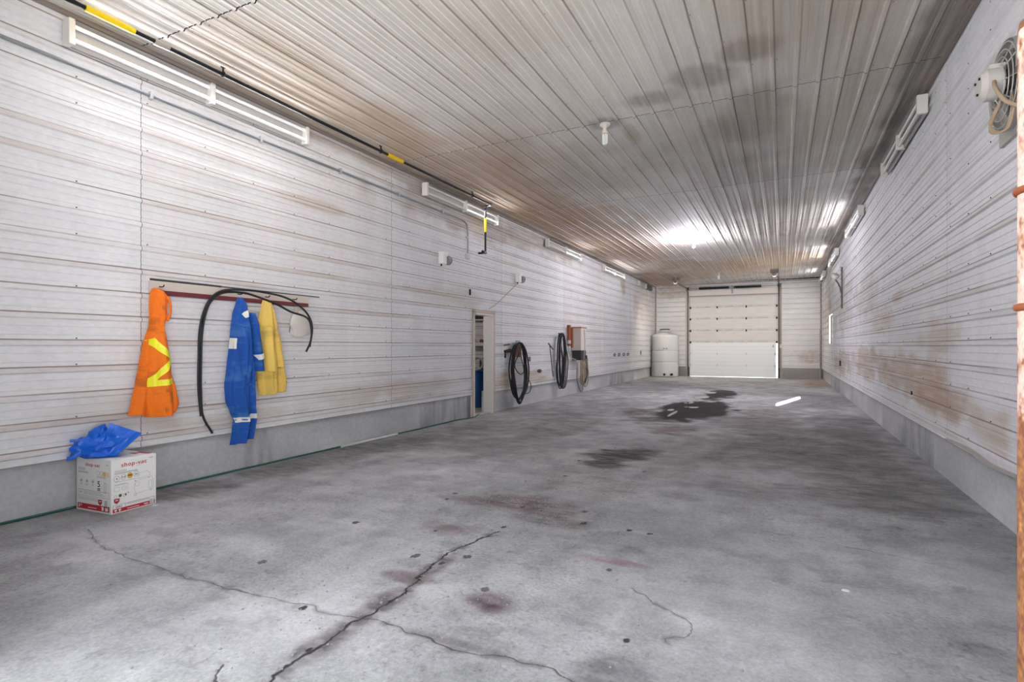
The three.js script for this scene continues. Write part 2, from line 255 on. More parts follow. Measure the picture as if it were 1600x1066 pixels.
for (let i = 0; i < 520; i++) {
  const r = rnd(), x = mix(-3.3, -0.5, (rnd() + rnd()) / 2) + (r < 0.2 ? (rnd() - 0.5) * 3 : 0), z = -1.5 - 4.3 * rnd() * (0.4 + 0.6 * rnd()), s = 0.003 + 0.007 * rnd() * rnd();
  crumbGeo.push(new THREE.IcosahedronGeometry(s, 0).scale(1, 0.7, 1.2).rotateY(rnd() * 6).translate(clamp(x, -5.5, 1.4), s * 0.5, z));
}
for (let i = 0; i < 300; i++) { const s = 0.003 + 0.006 * rnd() * rnd(), a = rnd() * 6.28, r = Math.sqrt(rnd()); crumbGeo.push(new THREE.IcosahedronGeometry(s, 0).scale(1, 0.7, 1.2).rotateY(rnd() * 6).translate(-2.05 + 0.6 * r * Math.cos(a), s * 0.5, -4.55 + 0.75 * r * Math.sin(a))); }
part(floor, 'loose_crumbs', crumbGeo, M(0x98979a, 0.9), 'stuff');

// ---------------------------------------------------------------- ground outside, roof
single('ground', 'gravel yard outside the building', 'ground', new THREE.PlaneGeometry(160, 160).rotateX(-Math.PI / 2).translate(0, -0.16, -15), M(0xbebebe, 0.95), [0, 0, 0], null, 'structure');
single('roof', 'building roof over the steel ceiling', 'roof', box(CL - 0.35, CR + 0.35, 4.72, 4.92, ZB - 0.35, ZF + 0.3), core, [0, 0, 0], null, 'structure');
// ---------------------------------------------------------------- walls and ceiling
const rows = (top) => [0.455, 1.4744, 2.4048, 3.3352, 4.2656, top];
function screws(parent, list, color) {                 // small hexagonal screw heads, one joined mesh
  part(parent, 'screw_heads', list.map(([p, axis]) => { const g = new THREE.CylinderGeometry(0.0055, 0.0075, 0.006, 6); if (axis === 'x') g.rotateZ(Math.PI / 2); if (axis === 'z') g.rotateX(Math.PI / 2); return g.translate(p.x, p.y, p.z); }), color, 'stuff');
}
const screwMat = M(0x5e5855, 0.6);
const screwZ = []; for (let z = -1.6; z > ZB + 0.2; z -= 0.62) screwZ.push(z);
function sideScrews(x, hole, top) {
  const out = [];
  for (let k = 0; RIB0 + k * PITCH < top; k++) for (const z of screwZ) {
    const y = RIB0 + k * PITCH + 0.046;
    if (y > top - 0.03 || hash(k * 7 + (x > 0 ? 50 : 0), Math.round(z * 10)) < 0.45) continue;
    if (hole && z < hole.l1 + 0.1 && z > hole.l0 - 0.1 && y > hole.s0 - 0.1 && y < hole.s1 + 0.1) continue;
    out.push([V(x, y, z), 'x']);
  }
  return out;
}
const doorHole = { l0: DOOR.z1, l1: DOOR.z0, s0: 0, s1: DOOR.y }, winHole = { l0: WIN.z1, l1: WIN.z0, s0: WIN.y0, s1: WIN.y1 };
// left
const wallL = thing('wall_left', 'long left wall of pale horizontal ribbed steel over a concrete curb', 'wall', [0, 0, 0], null, 'structure');
part(wallL, 'wall_core', [box(XL - 0.2, XL - 0.012, 0.45, 4.72, ZF + 0.2, DOOR.z0), box(XL - 0.2, XL - 0.012, 0.45, 4.72, DOOR.z1, ZB - 0.2), box(XL - 0.2, XL - 0.012, DOOR.y, 4.72, DOOR.z0, DOOR.z1)], core);
clad(wallL, rows(4.38), SEAMS, doorHole, PITCH, RIB0, (s, d, l) => V(XL + d, s, l), (s, l) => [(ZF - l) / wallLen, s / WALLH], leftMats);
function curbGeo(x0, x1, z0, z1, top = CURB) {
  const g = box(x0, x1, 0, top, z1, z0), p = g.attributes.position, n = g.attributes.normal, uv = g.attributes.uv;
  for (let i = 0; i < p.count; i++) uv.setXY(i, Math.abs(n.getX(i)) > 0.5 ? p.getZ(i) / 12 : p.getX(i) / 12, (Math.abs(n.getY(i)) > 0.5 ? p.getX(i) : p.getY(i)) / 3);
  return g;
}
part(wallL, 'foundation_curb', [curbGeo(CL - 0.2, CL, ZF + 0.2, DOOR.z0), curbGeo(CL - 0.2, CL, DOOR.z1, ZB - 0.2)], concrete).userData.label = 'grey concrete curb under the ribbed steel';
part(wallL, 'base_flashing', [box(CL, XL + 0.006, 0.452, 0.462, ZF, DOOR.z0), box(CL, XL + 0.006, 0.452, 0.462, DOOR.z1, ZB)], M(0xa79f98, 0.5));
screws(wallL, sideScrews(XL + 0.003, doorHole, 4.36), screwMat);
// right
const wallR = thing('wall_right', 'long right wall of pale horizontal ribbed steel with brown stains low down', 'wall', [0, 0, 0], null, 'structure');
part(wallR, 'wall_core', [box(XR + 0.012, XR + 0.13, 0.45, 4.72, ZF + 0.2, WIN.z0), box(XR + 0.012, XR + 0.13, 0.45, 4.72, WIN.z1, ZB - 0.2), box(XR + 0.012, XR + 0.13, WIN.y1, 4.72, WIN.z0, WIN.z1), box(XR + 0.012, XR + 0.13, 0.45, WIN.y0, WIN.z0, WIN.z1)], core);
clad(wallR, rows(4.495), SEAMS, winHole, PITCH, RIB0, (s, d, l) => V(XR - d, s, l), (s, l) => [(ZF - l) / wallLen, s / WALLH], rightMats);
part(wallR, 'foundation_curb', curbGeo(CR, CR + 0.2, ZF + 0.2, ZB - 0.2), concrete).userData.label = 'grey concrete curb under the ribbed steel';
part(wallR, 'base_flashing', [box(XR - 0.006, CR, 0.452, 0.462, ZF, ZB)], M(0xa79f98, 0.5));
part(wallR, 'loose_flashing', tubeStrip([[1.545, 0.49, -5.3], [1.53, 0.475, -5.9], [1.55, 0.5, -6.5], [1.56, 0.48, -7.3]], 0.05), trimMat).userData.label = 'bent loose strip on the curb';
screws(wallR, sideScrews(XR - 0.003, winHole, 4.47), screwMat);
function tubeStrip(pts, w) {                           // a thin bent strip lying along pts
  const c = new THREE.CatmullRomCurve3(pts.map((p) => V(...p))), pos = [], idx = [];
  for (let i = 0; i <= 40; i++) { const p = c.getPoint(i / 40); for (const [dx, dy] of [[-w / 2, 0], [w / 2, 0.012], [w / 2, 0.008], [-w / 2, -0.004]]) pos.push(p.x + dx, p.y + dy, p.z); }
  for (let i = 0; i < 40; i++) for (let k = 0; k < 4; k++) { const a = i * 4 + k, b = i * 4 + (k + 1) % 4; idx.push(a, b, a + 4, b, b + 4, a + 4); }
  const g = new THREE.BufferGeometry(); g.setAttribute('position', new THREE.Float32BufferAttribute(pos, 3)); g.setIndex(idx); g.computeVertexNormals(); return g;
}
// back
const GD = { x0: -4.03, x1: -0.18, y: 3.8 };
const wallB = thing('wall_back', 'back wall of pale ribbed steel around the overhead door', 'wall', [0, 0, 0], null, 'structure');
part(wallB, 'wall_core', [box(CL - 0.2, GD.x0, 0, 4.72, ZB - 0.2, ZB - 0.012), box(GD.x1, CR + 0.2, 0, 4.72, ZB - 0.2, ZB - 0.012), box(GD.x0, GD.x1, GD.y, 4.72, ZB - 0.2, ZB - 0.012), box(GD.x0 - 0.2, GD.x0, 0, 4.0, ZB - 0.45, ZB - 0.2), box(GD.x1, GD.x1 + 0.2, 0, 4.0, ZB - 0.45, ZB - 0.2), box(GD.x0, GD.x1, GD.y, 4.0, ZB - 0.45, ZB - 0.2)], core);  // outer jamb boxes added out of view to block sun through the door gap
clad(wallB, rows(4.44), [CL, GD.x0, GD.x1, CR], { l0: GD.x0, l1: GD.x1, s0: 0, s1: GD.y }, PITCH, RIB0, (s, d, l) => V(l, s, ZB + d), (s, l) => [(l - CL) / 7.345, s / 4.6], backMats);
part(wallB, 'foundation_curb', [curbGeo(CL, GD.x0 - 0.12, ZB + 0.06, ZB - 0.1), curbGeo(GD.x1 + 0.12, CR, ZB + 0.06, ZB - 0.1)], new THREE.MeshStandardMaterial({ map: concreteMap, color: 0xc6c2be, roughness: 0.9 })).userData.label = 'stained concrete curb beside the overhead door';
part(wallB, 'corner_trim', [box(XL, XL + 0.05, CURB, 4.38, ZB, ZB + 0.05), box(XR - 0.05, XR, CURB, 4.48, ZB, ZB + 0.05)], darkTrim);
// front wall with the wide entrance, behind the camera's line of sight
const FO = { x0: -3.25, x1: 0.40, y: 3.66 };  // unseen opening, kept narrow and low to cut light on the near left wall
const wallF = thing('wall_front', 'front wall around the wide entrance opening', 'wall', [0, 0, 0], null, 'structure');
part(wallF, 'wall_core', [box(CL - 0.2, FO.x0, 0, 4.72, ZF, ZF + 0.2), box(FO.x1, CR + 0.2, 0, 4.72, ZF, ZF + 0.2), box(FO.x0, FO.x1, FO.y, 4.72, ZF, ZF + 0.2)], M(0xcfccc8, 0.6));
// ceiling
const ceiling = thing('ceiling', 'ribbed steel ceiling with brown and sooty stains', 'ceiling', [0, 0, 0], null, 'structure');
{ const xs = [XL]; for (let x = CRIB - CP * 4 * 7 + 0.032; x < XR - 0.05; x += CP * 4) if (x > XL + 0.1) xs.push(x); xs.push(XR);
  clad(ceiling, xs, SEAMS, null, CP, CRIB, (s, d, l) => V(s, ceilY(s) - d, l), (s, l) => [(s - XL) / (XR - XL), (ZF - l) / wallLen], ceilMats, 0.006);
  const list = [];
  for (let k = 0; CRIB - k * CP > XL; k++) for (const z of screwZ) { const x = CRIB - k * CP + 0.046; if (x < XR - 0.02 && hash(k * 3 + 500, Math.round(z * 10)) > 0.55) list.push([V(x, ceilY(x) - 0.003, z), 'y']); }
  screws(ceiling, list, M(0xa59b94, 0.5));
  part(ceiling, 'edge_trim', [box(XL, XL + 0.035, ceilY(XL) - 0.045, ceilY(XL) - 0.004, ZF, ZB), box(XR - 0.05, XR - 0.006, ceilY(XR) - 0.05, ceilY(XR) - 0.008, ZF, ZB), box(XL, XR, 4.385, 4.41, ZB, ZB + 0.03)], darkTrim);
}
// ---------------------------------------------------------------- doorway to the side room
const d1 = thing('door_1', 'narrow doorway with a white wooden frame in the left wall', 'doorway', [0, 0, 0], null, 'structure');
const jamb = M(0xe9e5e1, 0.55);
part(d1, 'door_frame', [box(XL - 0.2, XL + 0.03, 0, DOOR.y, DOOR.z1, DOOR.z1 + 0.03), box(XL - 0.2, XL + 0.03, 0, DOOR.y, DOOR.z0 - 0.03, DOOR.z0), box(XL - 0.2, XL + 0.03, DOOR.y - 0.03, DOOR.y, DOOR.z0, DOOR.z1)], jamb);
part(d1, 'casing', [box(XL + 0.012, XL + 0.034, 0.02, DOOR.y + 0.06, DOOR.z1 - 0.07, DOOR.z1 + 0.005), box(XL + 0.012, XL + 0.034, 0.02, DOOR.y + 0.06, DOOR.z0 - 0.005, DOOR.z0 + 0.06), box(XL + 0.012, XL + 0.034, DOOR.y - 0.004, DOOR.y + 0.06, DOOR.z0 + 0.06, DOOR.z1 - 0.07)], M(0xc3b4a8, 0.6));
part(d1, 'threshold', box(XL - 0.2, CL + 0.01, -0.14, 0.02, DOOR.z0, DOOR.z1), concrete);
// side room
const SR = { x0: -9.0, z0: -8.9, z1: -13.2, y: 2.75 };
const side = thing('wall_side_room', 'small storage room behind the narrow doorway', 'room', [0, 0, 0], null, 'structure');
part(side, 'room_shell', [box(SR.x0, XL - 0.2, -0.15, 0, SR.z1, SR.z0), box(SR.x0, XL - 0.2, SR.y, SR.y + 0.1, SR.z1, SR.z0), box(SR.x0 - 0.1, SR.x0, -0.15, SR.y, SR.z1, SR.z0), box(SR.x0, XL - 0.2, -0.15, SR.y, SR.z0, SR.z0 + 0.1), box(SR.x0, XL - 0.2, -0.15, SR.y, SR.z1 - 0.1, SR.z1 - 0.012)], M(0x9b9793, 0.8));
for (let r = 0; r < 3; r++) part(side, 'steel_sheet', sheet(profile(0.02 + r * 0.9304, Math.min(SR.y, 0.95 + r * 0.9304), PITCH, RIB0), SR.x0, XL - 0.2, (s, d, l) => V(l, s, SR.z1 + d), (s, l) => [(l + 9) / 12, s / 4.6]), backMats[0]);
const addedLampS = thing('ceiling_bulb', 'unseen bare bulb added under the storage room ceiling to light it', 'lamp', [-7.0, SR.y, -10.6]);  // lamp added out of view to light the room behind the doorway
part(addedLampS, 'lamp_holder', lathe([[0, 0], [0.06, 0], [0.055, -0.03], [0.025, -0.05], [0.02, -0.08], [0, -0.08]]), white);
part(addedLampS, 'bulb', new THREE.SphereGeometry(0.03, 14, 10).translate(0, -0.11, 0), new THREE.MeshStandardMaterial({ color: 0xffffff, emissive: 0xfff2e0, emissiveIntensity: 4 }));
{ const l = new THREE.PointLight(0xfffaf4, 2); l.position.set(0, -0.16, 0); l.castShadow = true; addedLampS.add(l); }
const drum = thing('oil_drum', 'blue steel drum standing just inside the doorway', 'drum', [-6.62, 0, -11.8]);
{ const b = M(0x0f4f96, 0.4, 0.1); part(drum, 'barrel', lathe([[0, 0.02], [0.27, 0.02], [0.29, 0], [0.295, 0.02], [0.285, 0.03], [0.285, 0.27], [0.297, 0.285], [0.285, 0.3], [0.285, 0.56], [0.297, 0.575], [0.285, 0.59], [0.285, 0.84], [0.295, 0.85], [0.295, 0.87], [0.28, 0.87], [0.28, 0.855], [0, 0.855]], 40), b); part(drum, 'bung', cyl(V(0.15, 0.855, 0.1), V(0.15, 0.875, 0.1), 0.03), blackSteel); }
const ring = thing('coiled_hose', 'light-rimmed coil of hose on top of the blue drum', 'hose', [-6.56, 0.87, -11.72]);
part(ring, 'coil', [0, 1].map((k) => new THREE.TorusGeometry(0.15 - 0.02 * k, 0.022, 8, 36).rotateY(0.55).translate(0.04 * k, 0.165, -0.05 * k)), M(0xb9b3aa, 0.5));
part(ring, 'wrapped_cord', tube([V(-0.25, 0.03, 0.1), V(-0.2, 0.14, 0.08), V(-0.12, 0.05, 0.14), V(-0.16, 0.2, 0.05), V(-0.26, 0.12, 0.02), V(-0.2, 0.03, 0.0)], 0.016), M(0x27374a, 0.6));
const shelf = thing('storage_shelf', 'pale shelf boards across the storage room wall', 'shelf', [-7.1, 0, SR.z1 + 0.16]);
part(shelf, 'shelf_board', rbox(1.8, 0.03, 0.26, 0.004, 0, 2.14, 0), white); part(shelf, 'shelf_board', rbox(1.8, 0.09, 0.26, 0.004, 0, 1.5, 0), white); for (const bx of [-0.845, 0.845]) part(shelf, 'bracket', box(bx - 0.015, bx + 0.015, 1.3, 2.3, -0.13, 0.1), white);
const canGeo = lathe([[0, 0], [0.045, 0], [0.047, 0.004], [0.047, 0.1], [0.044, 0.108], [0.02, 0.112], [0.02, 0.13], [0, 0.13]], 18);
[[-7.42, 'leftmost dark can on the upper shelf seen through the doorway'], [-7.3, 'second dark can on the upper shelf seen through the doorway'], [-7.19, 'third dark can on the upper shelf seen through the doorway'], [-7.08, 'rightmost dark can on the upper shelf seen through the doorway']].forEach(([x, l]) => single('spray_can', l, 'can', canGeo, M(0x17181b, 0.4), [x, 2.155, SR.z1 + 0.2], 'dark cans on the storage shelf'));
single('red_can', 'small dull red can on the lower storage shelf', 'can', canGeo.clone().scale(1.2, 0.7, 1.2), M(0x7c4148, 0.5), [-7.12, 1.545, SR.z1 + 0.2]);
single('black_bottle', 'black bottle on the lower storage shelf', 'bottle', canGeo.clone().scale(1, 1, 1), M(0x141518, 0.5), [-7.36, 1.545, SR.z1 + 0.2]);
const pail = thing('grey_pail', 'dark grey tall canister standing behind the blue drum', 'canister', [-6.86, 0, -12.75]);
part(pail, 'canister_body', lathe([[0, 0], [0.16, 0], [0.165, 0.02], [0.165, 1.05], [0.15, 1.12], [0.06, 1.16], [0, 1.16]], 30), M(0x4b5158, 0.4, 0.3)); part(pail, 'valve', cyl(V(0, 1.15, 0), V(0, 1.25, 0), 0.03), galv);

// ---------------------------------------------------------------- window on the right wall
const w1 = thing('window_1', 'bright narrow-looking window in the right wall near the back', 'window', [0, 0, 0], null, 'structure');
{ const f = [], x0 = XR + 0.07, x1 = XR + 0.12, t = 0.03;
  f.push(box(x0, x1, WIN.y0, WIN.y0 + t, WIN.z0, WIN.z1), box(x0, x1, WIN.y1 - t, WIN.y1, WIN.z0, WIN.z1), box(x0, x1, WIN.y0, WIN.y1, WIN.z0, WIN.z0 - t), box(x0, x1, WIN.y0, WIN.y1, WIN.z1, WIN.z1 + t));
  part(w1, 'window_frame', f, white);
  for (const k of [1, 2]) part(w1, 'mullion', box(x0, x1, WIN.y0 + t, WIN.y1 - t, mix(WIN.z0, WIN.z1, k / 3) - 0.009, mix(WIN.z0, WIN.z1, k / 3) + 0.009), white);
  for (const k of [0, 1, 2]) part(w1, 'pane', new THREE.PlaneGeometry(Math.abs(WIN.z1 - WIN.z0) / 3 - 0.03, WIN.y1 - WIN.y0 - 2 * t).rotateY(Math.PI / 2).translate(x0 + 0.025, (WIN.y0 + WIN.y1) / 2, mix(WIN.z0, WIN.z1, (k + 0.5) / 3)), new THREE.MeshPhysicalMaterial({ color: 0xffffff, transmission: 1, roughness: 0.02, thickness: 0, side: THREE.DoubleSide }));
  part(w1, 'casing', [box(XR - 0.025, XR + 0.02, WIN.y0 - 0.05, WIN.y0, WIN.z0 + 0.05, WIN.z1 - 0.05), box(XR - 0.025, XR + 0.02, WIN.y1, WIN.y1 + 0.05, WIN.z0 + 0.05, WIN.z1 - 0.05), box(XR - 0.025, XR + 0.02, WIN.y0, WIN.y1, WIN.z0, WIN.z0 + 0.05), box(XR - 0.025, XR + 0.02, WIN.y0, WIN.y1, WIN.z1 - 0.05, WIN.z1)], white);
}
// ---------------------------------------------------------------- overhead door at the back
const od = thing('door_2', 'white sectional overhead door, upper panels dingy and lower three panels newer white', 'overhead door', [0, 0, 0], null, 'structure');
{ const joints = [0.003, 0.55, 1.09, 1.63, 2.18, 2.74, 3.29, 3.84], old = texture(256, 256, (u, v) => { const k = (fbm(u * 14, v * 9, 4) - 0.5) * 14 - 40 * sstep(0.25, 0.0, v) * vnoise(u * 60, v * 3); return [222 + k, 221 + k, 219 + k]; });
  const oldM = new THREE.MeshStandardMaterial({ map: old, roughness: 0.55, side: THREE.DoubleSide }), newM = M(0xf2f7fa, 0.45), zd = ZB - 0.06;
  for (let i = 0; i < 7; i++) {
    const y0 = joints[i], y1 = joints[i + 1], hh = y1 - y0, x0 = GD.x0 - 0.02, x1 = GD.x1 - (i < 3 ? 0.06 : -0.02);
    const pr = [[y0 - (i ? 0.02 : 0), -0.045], [y0 - (i ? 0.02 : 0), -0.03], [y0, -0.03], [y0, -0.016], [y0 + 0.01, 0]]; const n = i < 3 ? 3 : 5;
    for (let k = 1; k < n; k++) { const c = y0 + hh * k / n; pr.push([c - 0.012, 0], [c - 0.005, -0.007], [c + 0.005, -0.007], [c + 0.012, 0]); }
    pr.push([y1 - 0.01, 0], [y1, -0.016], [y1, -0.045], [y0, -0.045]);
    const p = part(od, 'panel', sheet(pr, x0, x1, (s, d, l) => V(l, s, zd + d), (s, l) => [(l - x0) / (x1 - x0), (s - y0) / hh]), i < 3 ? newM : oldM);
    p.userData.label = i < 3 ? 'newer bright white door panel' : 'older dingy door panel';
    if (i < 6) for (const hx of [-2.77, -1.5]) part(p, 'hinge', [rbox(0.06, 0.1, 0.012, 0.003, hx, y1, zd + 0.012), cyl(V(hx - 0.03, y1, zd + 0.02), V(hx + 0.03, y1, zd + 0.02), 0.012)], i < 3 ? white : blackSteel);
    if (i > 0) for (const ex of [x0 + 0.05, x1 - 0.05]) part(p, 'roller_hinge', [rbox(0.09, 0.1, 0.014, 0.003, ex, y0, zd + 0.012), cyl(V(ex, y0, zd + 0.03), V(ex + (ex < -2 ? -0.1 : 0.1), y0, zd + 0.05), 0.01)], i < 3 ? white : blackSteel);
  }
  part(od, 'pull_latch', rbox(0.05, 0.1, 0.03, 0.006, -0.36, 1.45, zd + 0.02), galv);
  for (const [x, s] of [[GD.x0 - 0.06, -1], [GD.x1 + 0.05, 1]]) {
    part(od, 'track_rail', [box(x - 0.025, x + 0.025, 0.02, 3.75, ZB + 0.03, ZB + 0.055), box(x - 0.025, x - 0.02, 0.02, 3.75, ZB + 0.055, ZB + 0.09), box(x + 0.02, x + 0.025, 0.02, 3.75, ZB + 0.055, ZB + 0.09), tube([V(x, 3.7, ZB + 0.06), V(x, 3.95, ZB + 0.09), V(x, 4.12, ZB + 0.22), V(x, 4.19, ZB + 0.45)], 0.028, 20), box(x - 0.028, x + 0.028, 4.17, 4.21, ZB + 0.42, ZB + 3.7)], s < 0 ? M(0x6a625e, 0.5, 0.4) : M(0x4c4846, 0.5, 0.4));
    part(od, 'jamb_post', box(x + (s < 0 ? -0.11 : 0.04), x + (s < 0 ? -0.04 : 0.11), 0, 4.3, ZB, ZB + 0.05), M(s < 0 ? 0xc9c1bb : 0x9b8d84, 0.5));
    part(od, 'rail_hanger', [box(x - 0.012, x + 0.012, 4.2, 4.42, ZB + 3.5, ZB + 3.53), box(x - 0.012, x + 0.012, 4.2, 4.42, ZB + 1.9, ZB + 1.93)], galv);
    part(od, 'cable_drum', cyl(V(x - 0.05, 4.19, ZB + 0.16), V(x + 0.05, 4.19, ZB + 0.16), 0.075, 0.075, 20), blackSteel);
  }
  part(od, 'header_board', box(GD.x0 - 0.02, GD.x1 + 0.02, 3.84, 4.1, ZB - 0.01, ZB + 0.03), M(0xe2ddd9, 0.6));
  part(od, 'header_trim', box(GD.x0 - 0.02, GD.x1 + 0.02, 3.83, 3.86, ZB + 0.01, ZB + 0.045), M(0xae9886, 0.6));
  const shaft = part(od, 'torsion_shaft', cyl(V(GD.x0 - 0.12, 4.19, ZB + 0.16), V(GD.x1 + 0.12, 4.19, ZB + 0.16), 0.014), galv);
  for (const [a, b] of [[-3.55, -2.2], [-2.0, -0.85]]) part(shaft, 'torsion_spring', [...Array(Math.round((b - a) / 0.045))].map((_, k) => new THREE.TorusGeometry(0.045, 0.02, 6, 14).rotateY(Math.PI / 2).translate(a + k * 0.045, 4.19, ZB + 0.16)), blackSteel);
  part(od, 'center_bracket', [box(-2.14, -2.06, 3.9, 4.3, ZB + 0.02, ZB + 0.05), box(-2.12, -2.08, 4.15, 4.23, ZB + 0.05, ZB + 0.2)], galv);
}
// ---------------------------------------------------------------- fluorescent strip lights (tandem, end caps at both ends and in the middle)
const tubeOn = new THREE.MeshStandardMaterial({ color: 0xffffff, emissive: 0xf4f2ff, emissiveIntensity: 0.1, roughness: 0.4 }), tubeOff = M(0xe6e3dc, 0.35), capMat = M(0xebe7e2, 0.4), panMat = M(0xbfbcba, 0.4);
function striplight(sideSign, z0, on, label) {         // sideSign +1: on the left wall facing +x
  const wx = sideSign > 0 ? XL + 0.032 : XR - 0.032, yc = sideSign > 0 ? 4.17 : 4.28, g = thing('strip_light', label, 'strip light', [wx, yc, z0], 'fluorescent strip lights under the ceiling'), s = sideSign;
  part(g, 'channel', [box(0, s * 0.035, -0.05, 0.05, -0.02, -2.68), box(0, s * 0.02, -0.1, 0.1, -0.02, -2.68)], panMat);
  part(g, 'reflector', new THREE.BufferGeometry().setFromPoints([[0.02, 0.1], [0.115, 0.095]].flatMap(([x, y]) => [V(s * x, y, -0.03), V(s * x, y, -2.67), V(s * x, y + 0.004, -0.03), V(s * x, y + 0.004, -2.67)])).setIndex([0, 1, 4, 1, 5, 4, 2, 6, 3, 3, 6, 7, 4, 5, 6, 5, 7, 6]), panMat).geometry.computeVertexNormals();
  for (const zc of [0, -1.36, -2.7]) part(g, 'end_cap', rbox(0.11, 0.225, 0.05, 0.006, s * 0.055, 0, zc + (zc ? 0.0 : -0.02)), capMat);
  [[-0.05, -1.33], [-1.39, -2.67]].forEach(([a, b], k) => {
    for (const dy of [0.06, -0.06]) part(g, 'tube', cyl(V(s * 0.075, dy, a), V(s * 0.075, dy, b), 0.019, 0.019, 12), on[k] ? tubeOn : tubeOff);
    if (on[k]) { const l = new THREE.RectAreaLight(0xfaf8ff, TUBE_POWER, 1.22, 0.16); l.position.set(s * 0.12, 0, (a + b) / 2); l.rotation.order = 'YXZ'; l.rotation.y = -s * Math.PI / 2; l.rotation.x = -0.6; g.add(l); }
  });
  return g;
}
striplight(1, -2.72, [1, 1], 'strip light nearest the camera on the left wall, above the clothes rack');
striplight(1, -8.13, [0, 1], 'strip light on the left wall beside the yellow-sleeved pipe drop');
striplight(1, -13.75, [0, 1], 'third strip light along the left wall, past the pipe drop');
striplight(1, -19.0, [1, 1], 'fourth strip light along the left wall, glowing white in both halves');
const eL = striplight(1, -24.27, [0, 0], 'last strip light on the left wall, ending in a dark grille by the corner');
part(eL, 'grille', [box(0, 0.1, -0.11, 0.11, -1.5, -2.6), ...[-0.07, -0.02, 0.03, 0.08].map((y) => box(0.1, 0.106, y - 0.012, y + 0.012, -1.5, -2.6))], M(0x57504b, 0.6)).userData.label = 'dark grille';
striplight(-1, -8.0, [0, 0], 'strip light nearest the camera on the right wall');
striplight(-1, -13.7, [1, 1], 'second strip light along the right wall');
striplight(-1, -19.4, [1, 1], 'third strip light along the right wall');
striplight(-1, -25.0, [1, 0], 'farthest strip light on the right wall by the back corner');

// ---------------------------------------------------------------- bulbs on the ceiling
function bulb(x, z, on, label) {
  const g = thing('ceiling_bulb', label, 'lamp', [x, ceilY(x) - 0.012, z], 'bulbs along the middle of the ceiling');
  part(g, 'lamp_holder', lathe([[0, 0], [0.07, 0], [0.07, -0.02], [0.06, -0.035], [0.028, -0.04], [0.026, -0.075], [0, -0.075]]), M(0xe8e0dc, 0.4));
  part(g, 'ballast', lathe([[0, -0.07], [0.024, -0.07], [0.034, -0.095], [0.038, -0.125], [0.044, -0.13], [0.044, -0.145], [0, -0.145]]), M(0xdccfc0, 0.45));
  const t = []; for (let k = 0; k < 3; k++) { const a = k * Math.PI / 3 * 2 + 0.4, r = 0.022; for (const o of [-0.014, 0.014]) t.push(cyl(V(r * Math.cos(a) + o * Math.sin(a), -0.145, r * Math.sin(a) - o * Math.cos(a)), V(r * Math.cos(a) + o * Math.sin(a), -0.27, r * Math.sin(a) - o * Math.cos(a)), 0.0095, 0.0095, 10)); t.push(new THREE.SphereGeometry(0.014, 10, 8).translate(r * Math.cos(a), -0.272, r * Math.sin(a))); }
  part(g, 'lamp_tube', t, on ? new THREE.MeshStandardMaterial({ color: 0xffffff, emissive: 0xffffff, emissiveIntensity: 12 }) : M(0xf2f5f2, 0.25));
  if (on) { const l = new THREE.PointLight(0xf6f4ff, BULB_POWER); l.position.set(0, -0.33, 0); l.castShadow = true; l.shadow.radius = 2; g.add(l); }
}
bulb(-2.14, -7.34, 0, 'unlit compact fluorescent bulb on the ceiling nearest the camera');
bulb(-2.18, -16.04, 1, 'lit compact fluorescent bulb on the ceiling halfway down the room');
bulb(-2.3, -24.06, 0, 'small unlit bulb on the ceiling just before the overhead door');

// ---------------------------------------------------------------- flood lamps near the overhead door
function flood(x, z, label) {
  const g = thing('flood_lamp', label, 'lamp', [x, ceilY(x) - 0.012, z], 'flood lamps before the overhead door');
  part(g, 'mounting_box', rbox(0.3, 0.12, 0.24, 0.01, 0, -0.06, 0), M(0x6d6661, 0.5, 0.2));
  part(g, 'lamp_head', lathe([[0, -0.08], [0.05, -0.08], [0.09, 0.02], [0.095, 0.05], [0, 0.05]], 24).rotateX(-1.9).translate(0, -0.2, 0.1), M(0x8a8784, 0.45, 0.2));
  part(g, 'lens', new THREE.SphereGeometry(0.085, 20, 10, 0, Math.PI * 2, 0, 1.2).scale(1, 0.5, 1).rotateX(-1.9 + Math.PI).rotateX(Math.PI).translate(0, -0.215, 0.135), new THREE.MeshStandardMaterial({ color: 0xffffff, emissive: 0xfff1dc, emissiveIntensity: 1.2 }));
  const l = new THREE.SpotLight(0xfff0dd, FLOOD_POWER, 0, 1.35, 0.8); l.position.set(0, -0.33, 0.16); l.target.position.set(0, -3, -1.5); l.castShadow = true; l.shadow.radius = 4; g.add(l, l.target);
}
flood(-4.1, -24.8, 'flood lamp over the left rail of the overhead door');
flood(-0.27, -24.5, 'flood lamp over the right rail of the overhead door');

// ---------------------------------------------------------------- gas pipe and conduit on the left
const pipeX = -5.29, pY = ceilY(pipeX) - 0.09;
const DX = XL + 0.19; const gas = thing('gas_pipe', 'black gas pipe with yellow sleeves hung along the left edge of the ceiling', 'pipe', [0, 0, 0]);
part(gas, 'pipe_run', [cyl(V(pipeX, pY, ZF - 0.02), V(pipeX, pY, -10.05), 0.02), cyl(V(pipeX, pY, -10.05), V(DX, pY, -10.15), 0.02), cyl(V(DX, pY, -10.15), V(DX, 3.36, -10.15), 0.02)], blackSteel);
for (const [a, b] of [[V(pipeX, pY, -2.72), V(pipeX, pY, -3.12)], [V(pipeX, pY, -6.75), V(pipeX, pY, -7.12)], [V(DX, 4.06, -10.15), V(DX, 3.78, -10.15)]]) part(gas, 'yellow_sleeve', cyl(a, b, 0.029, 0.029, 16), M(0xf2cf07, 0.45));
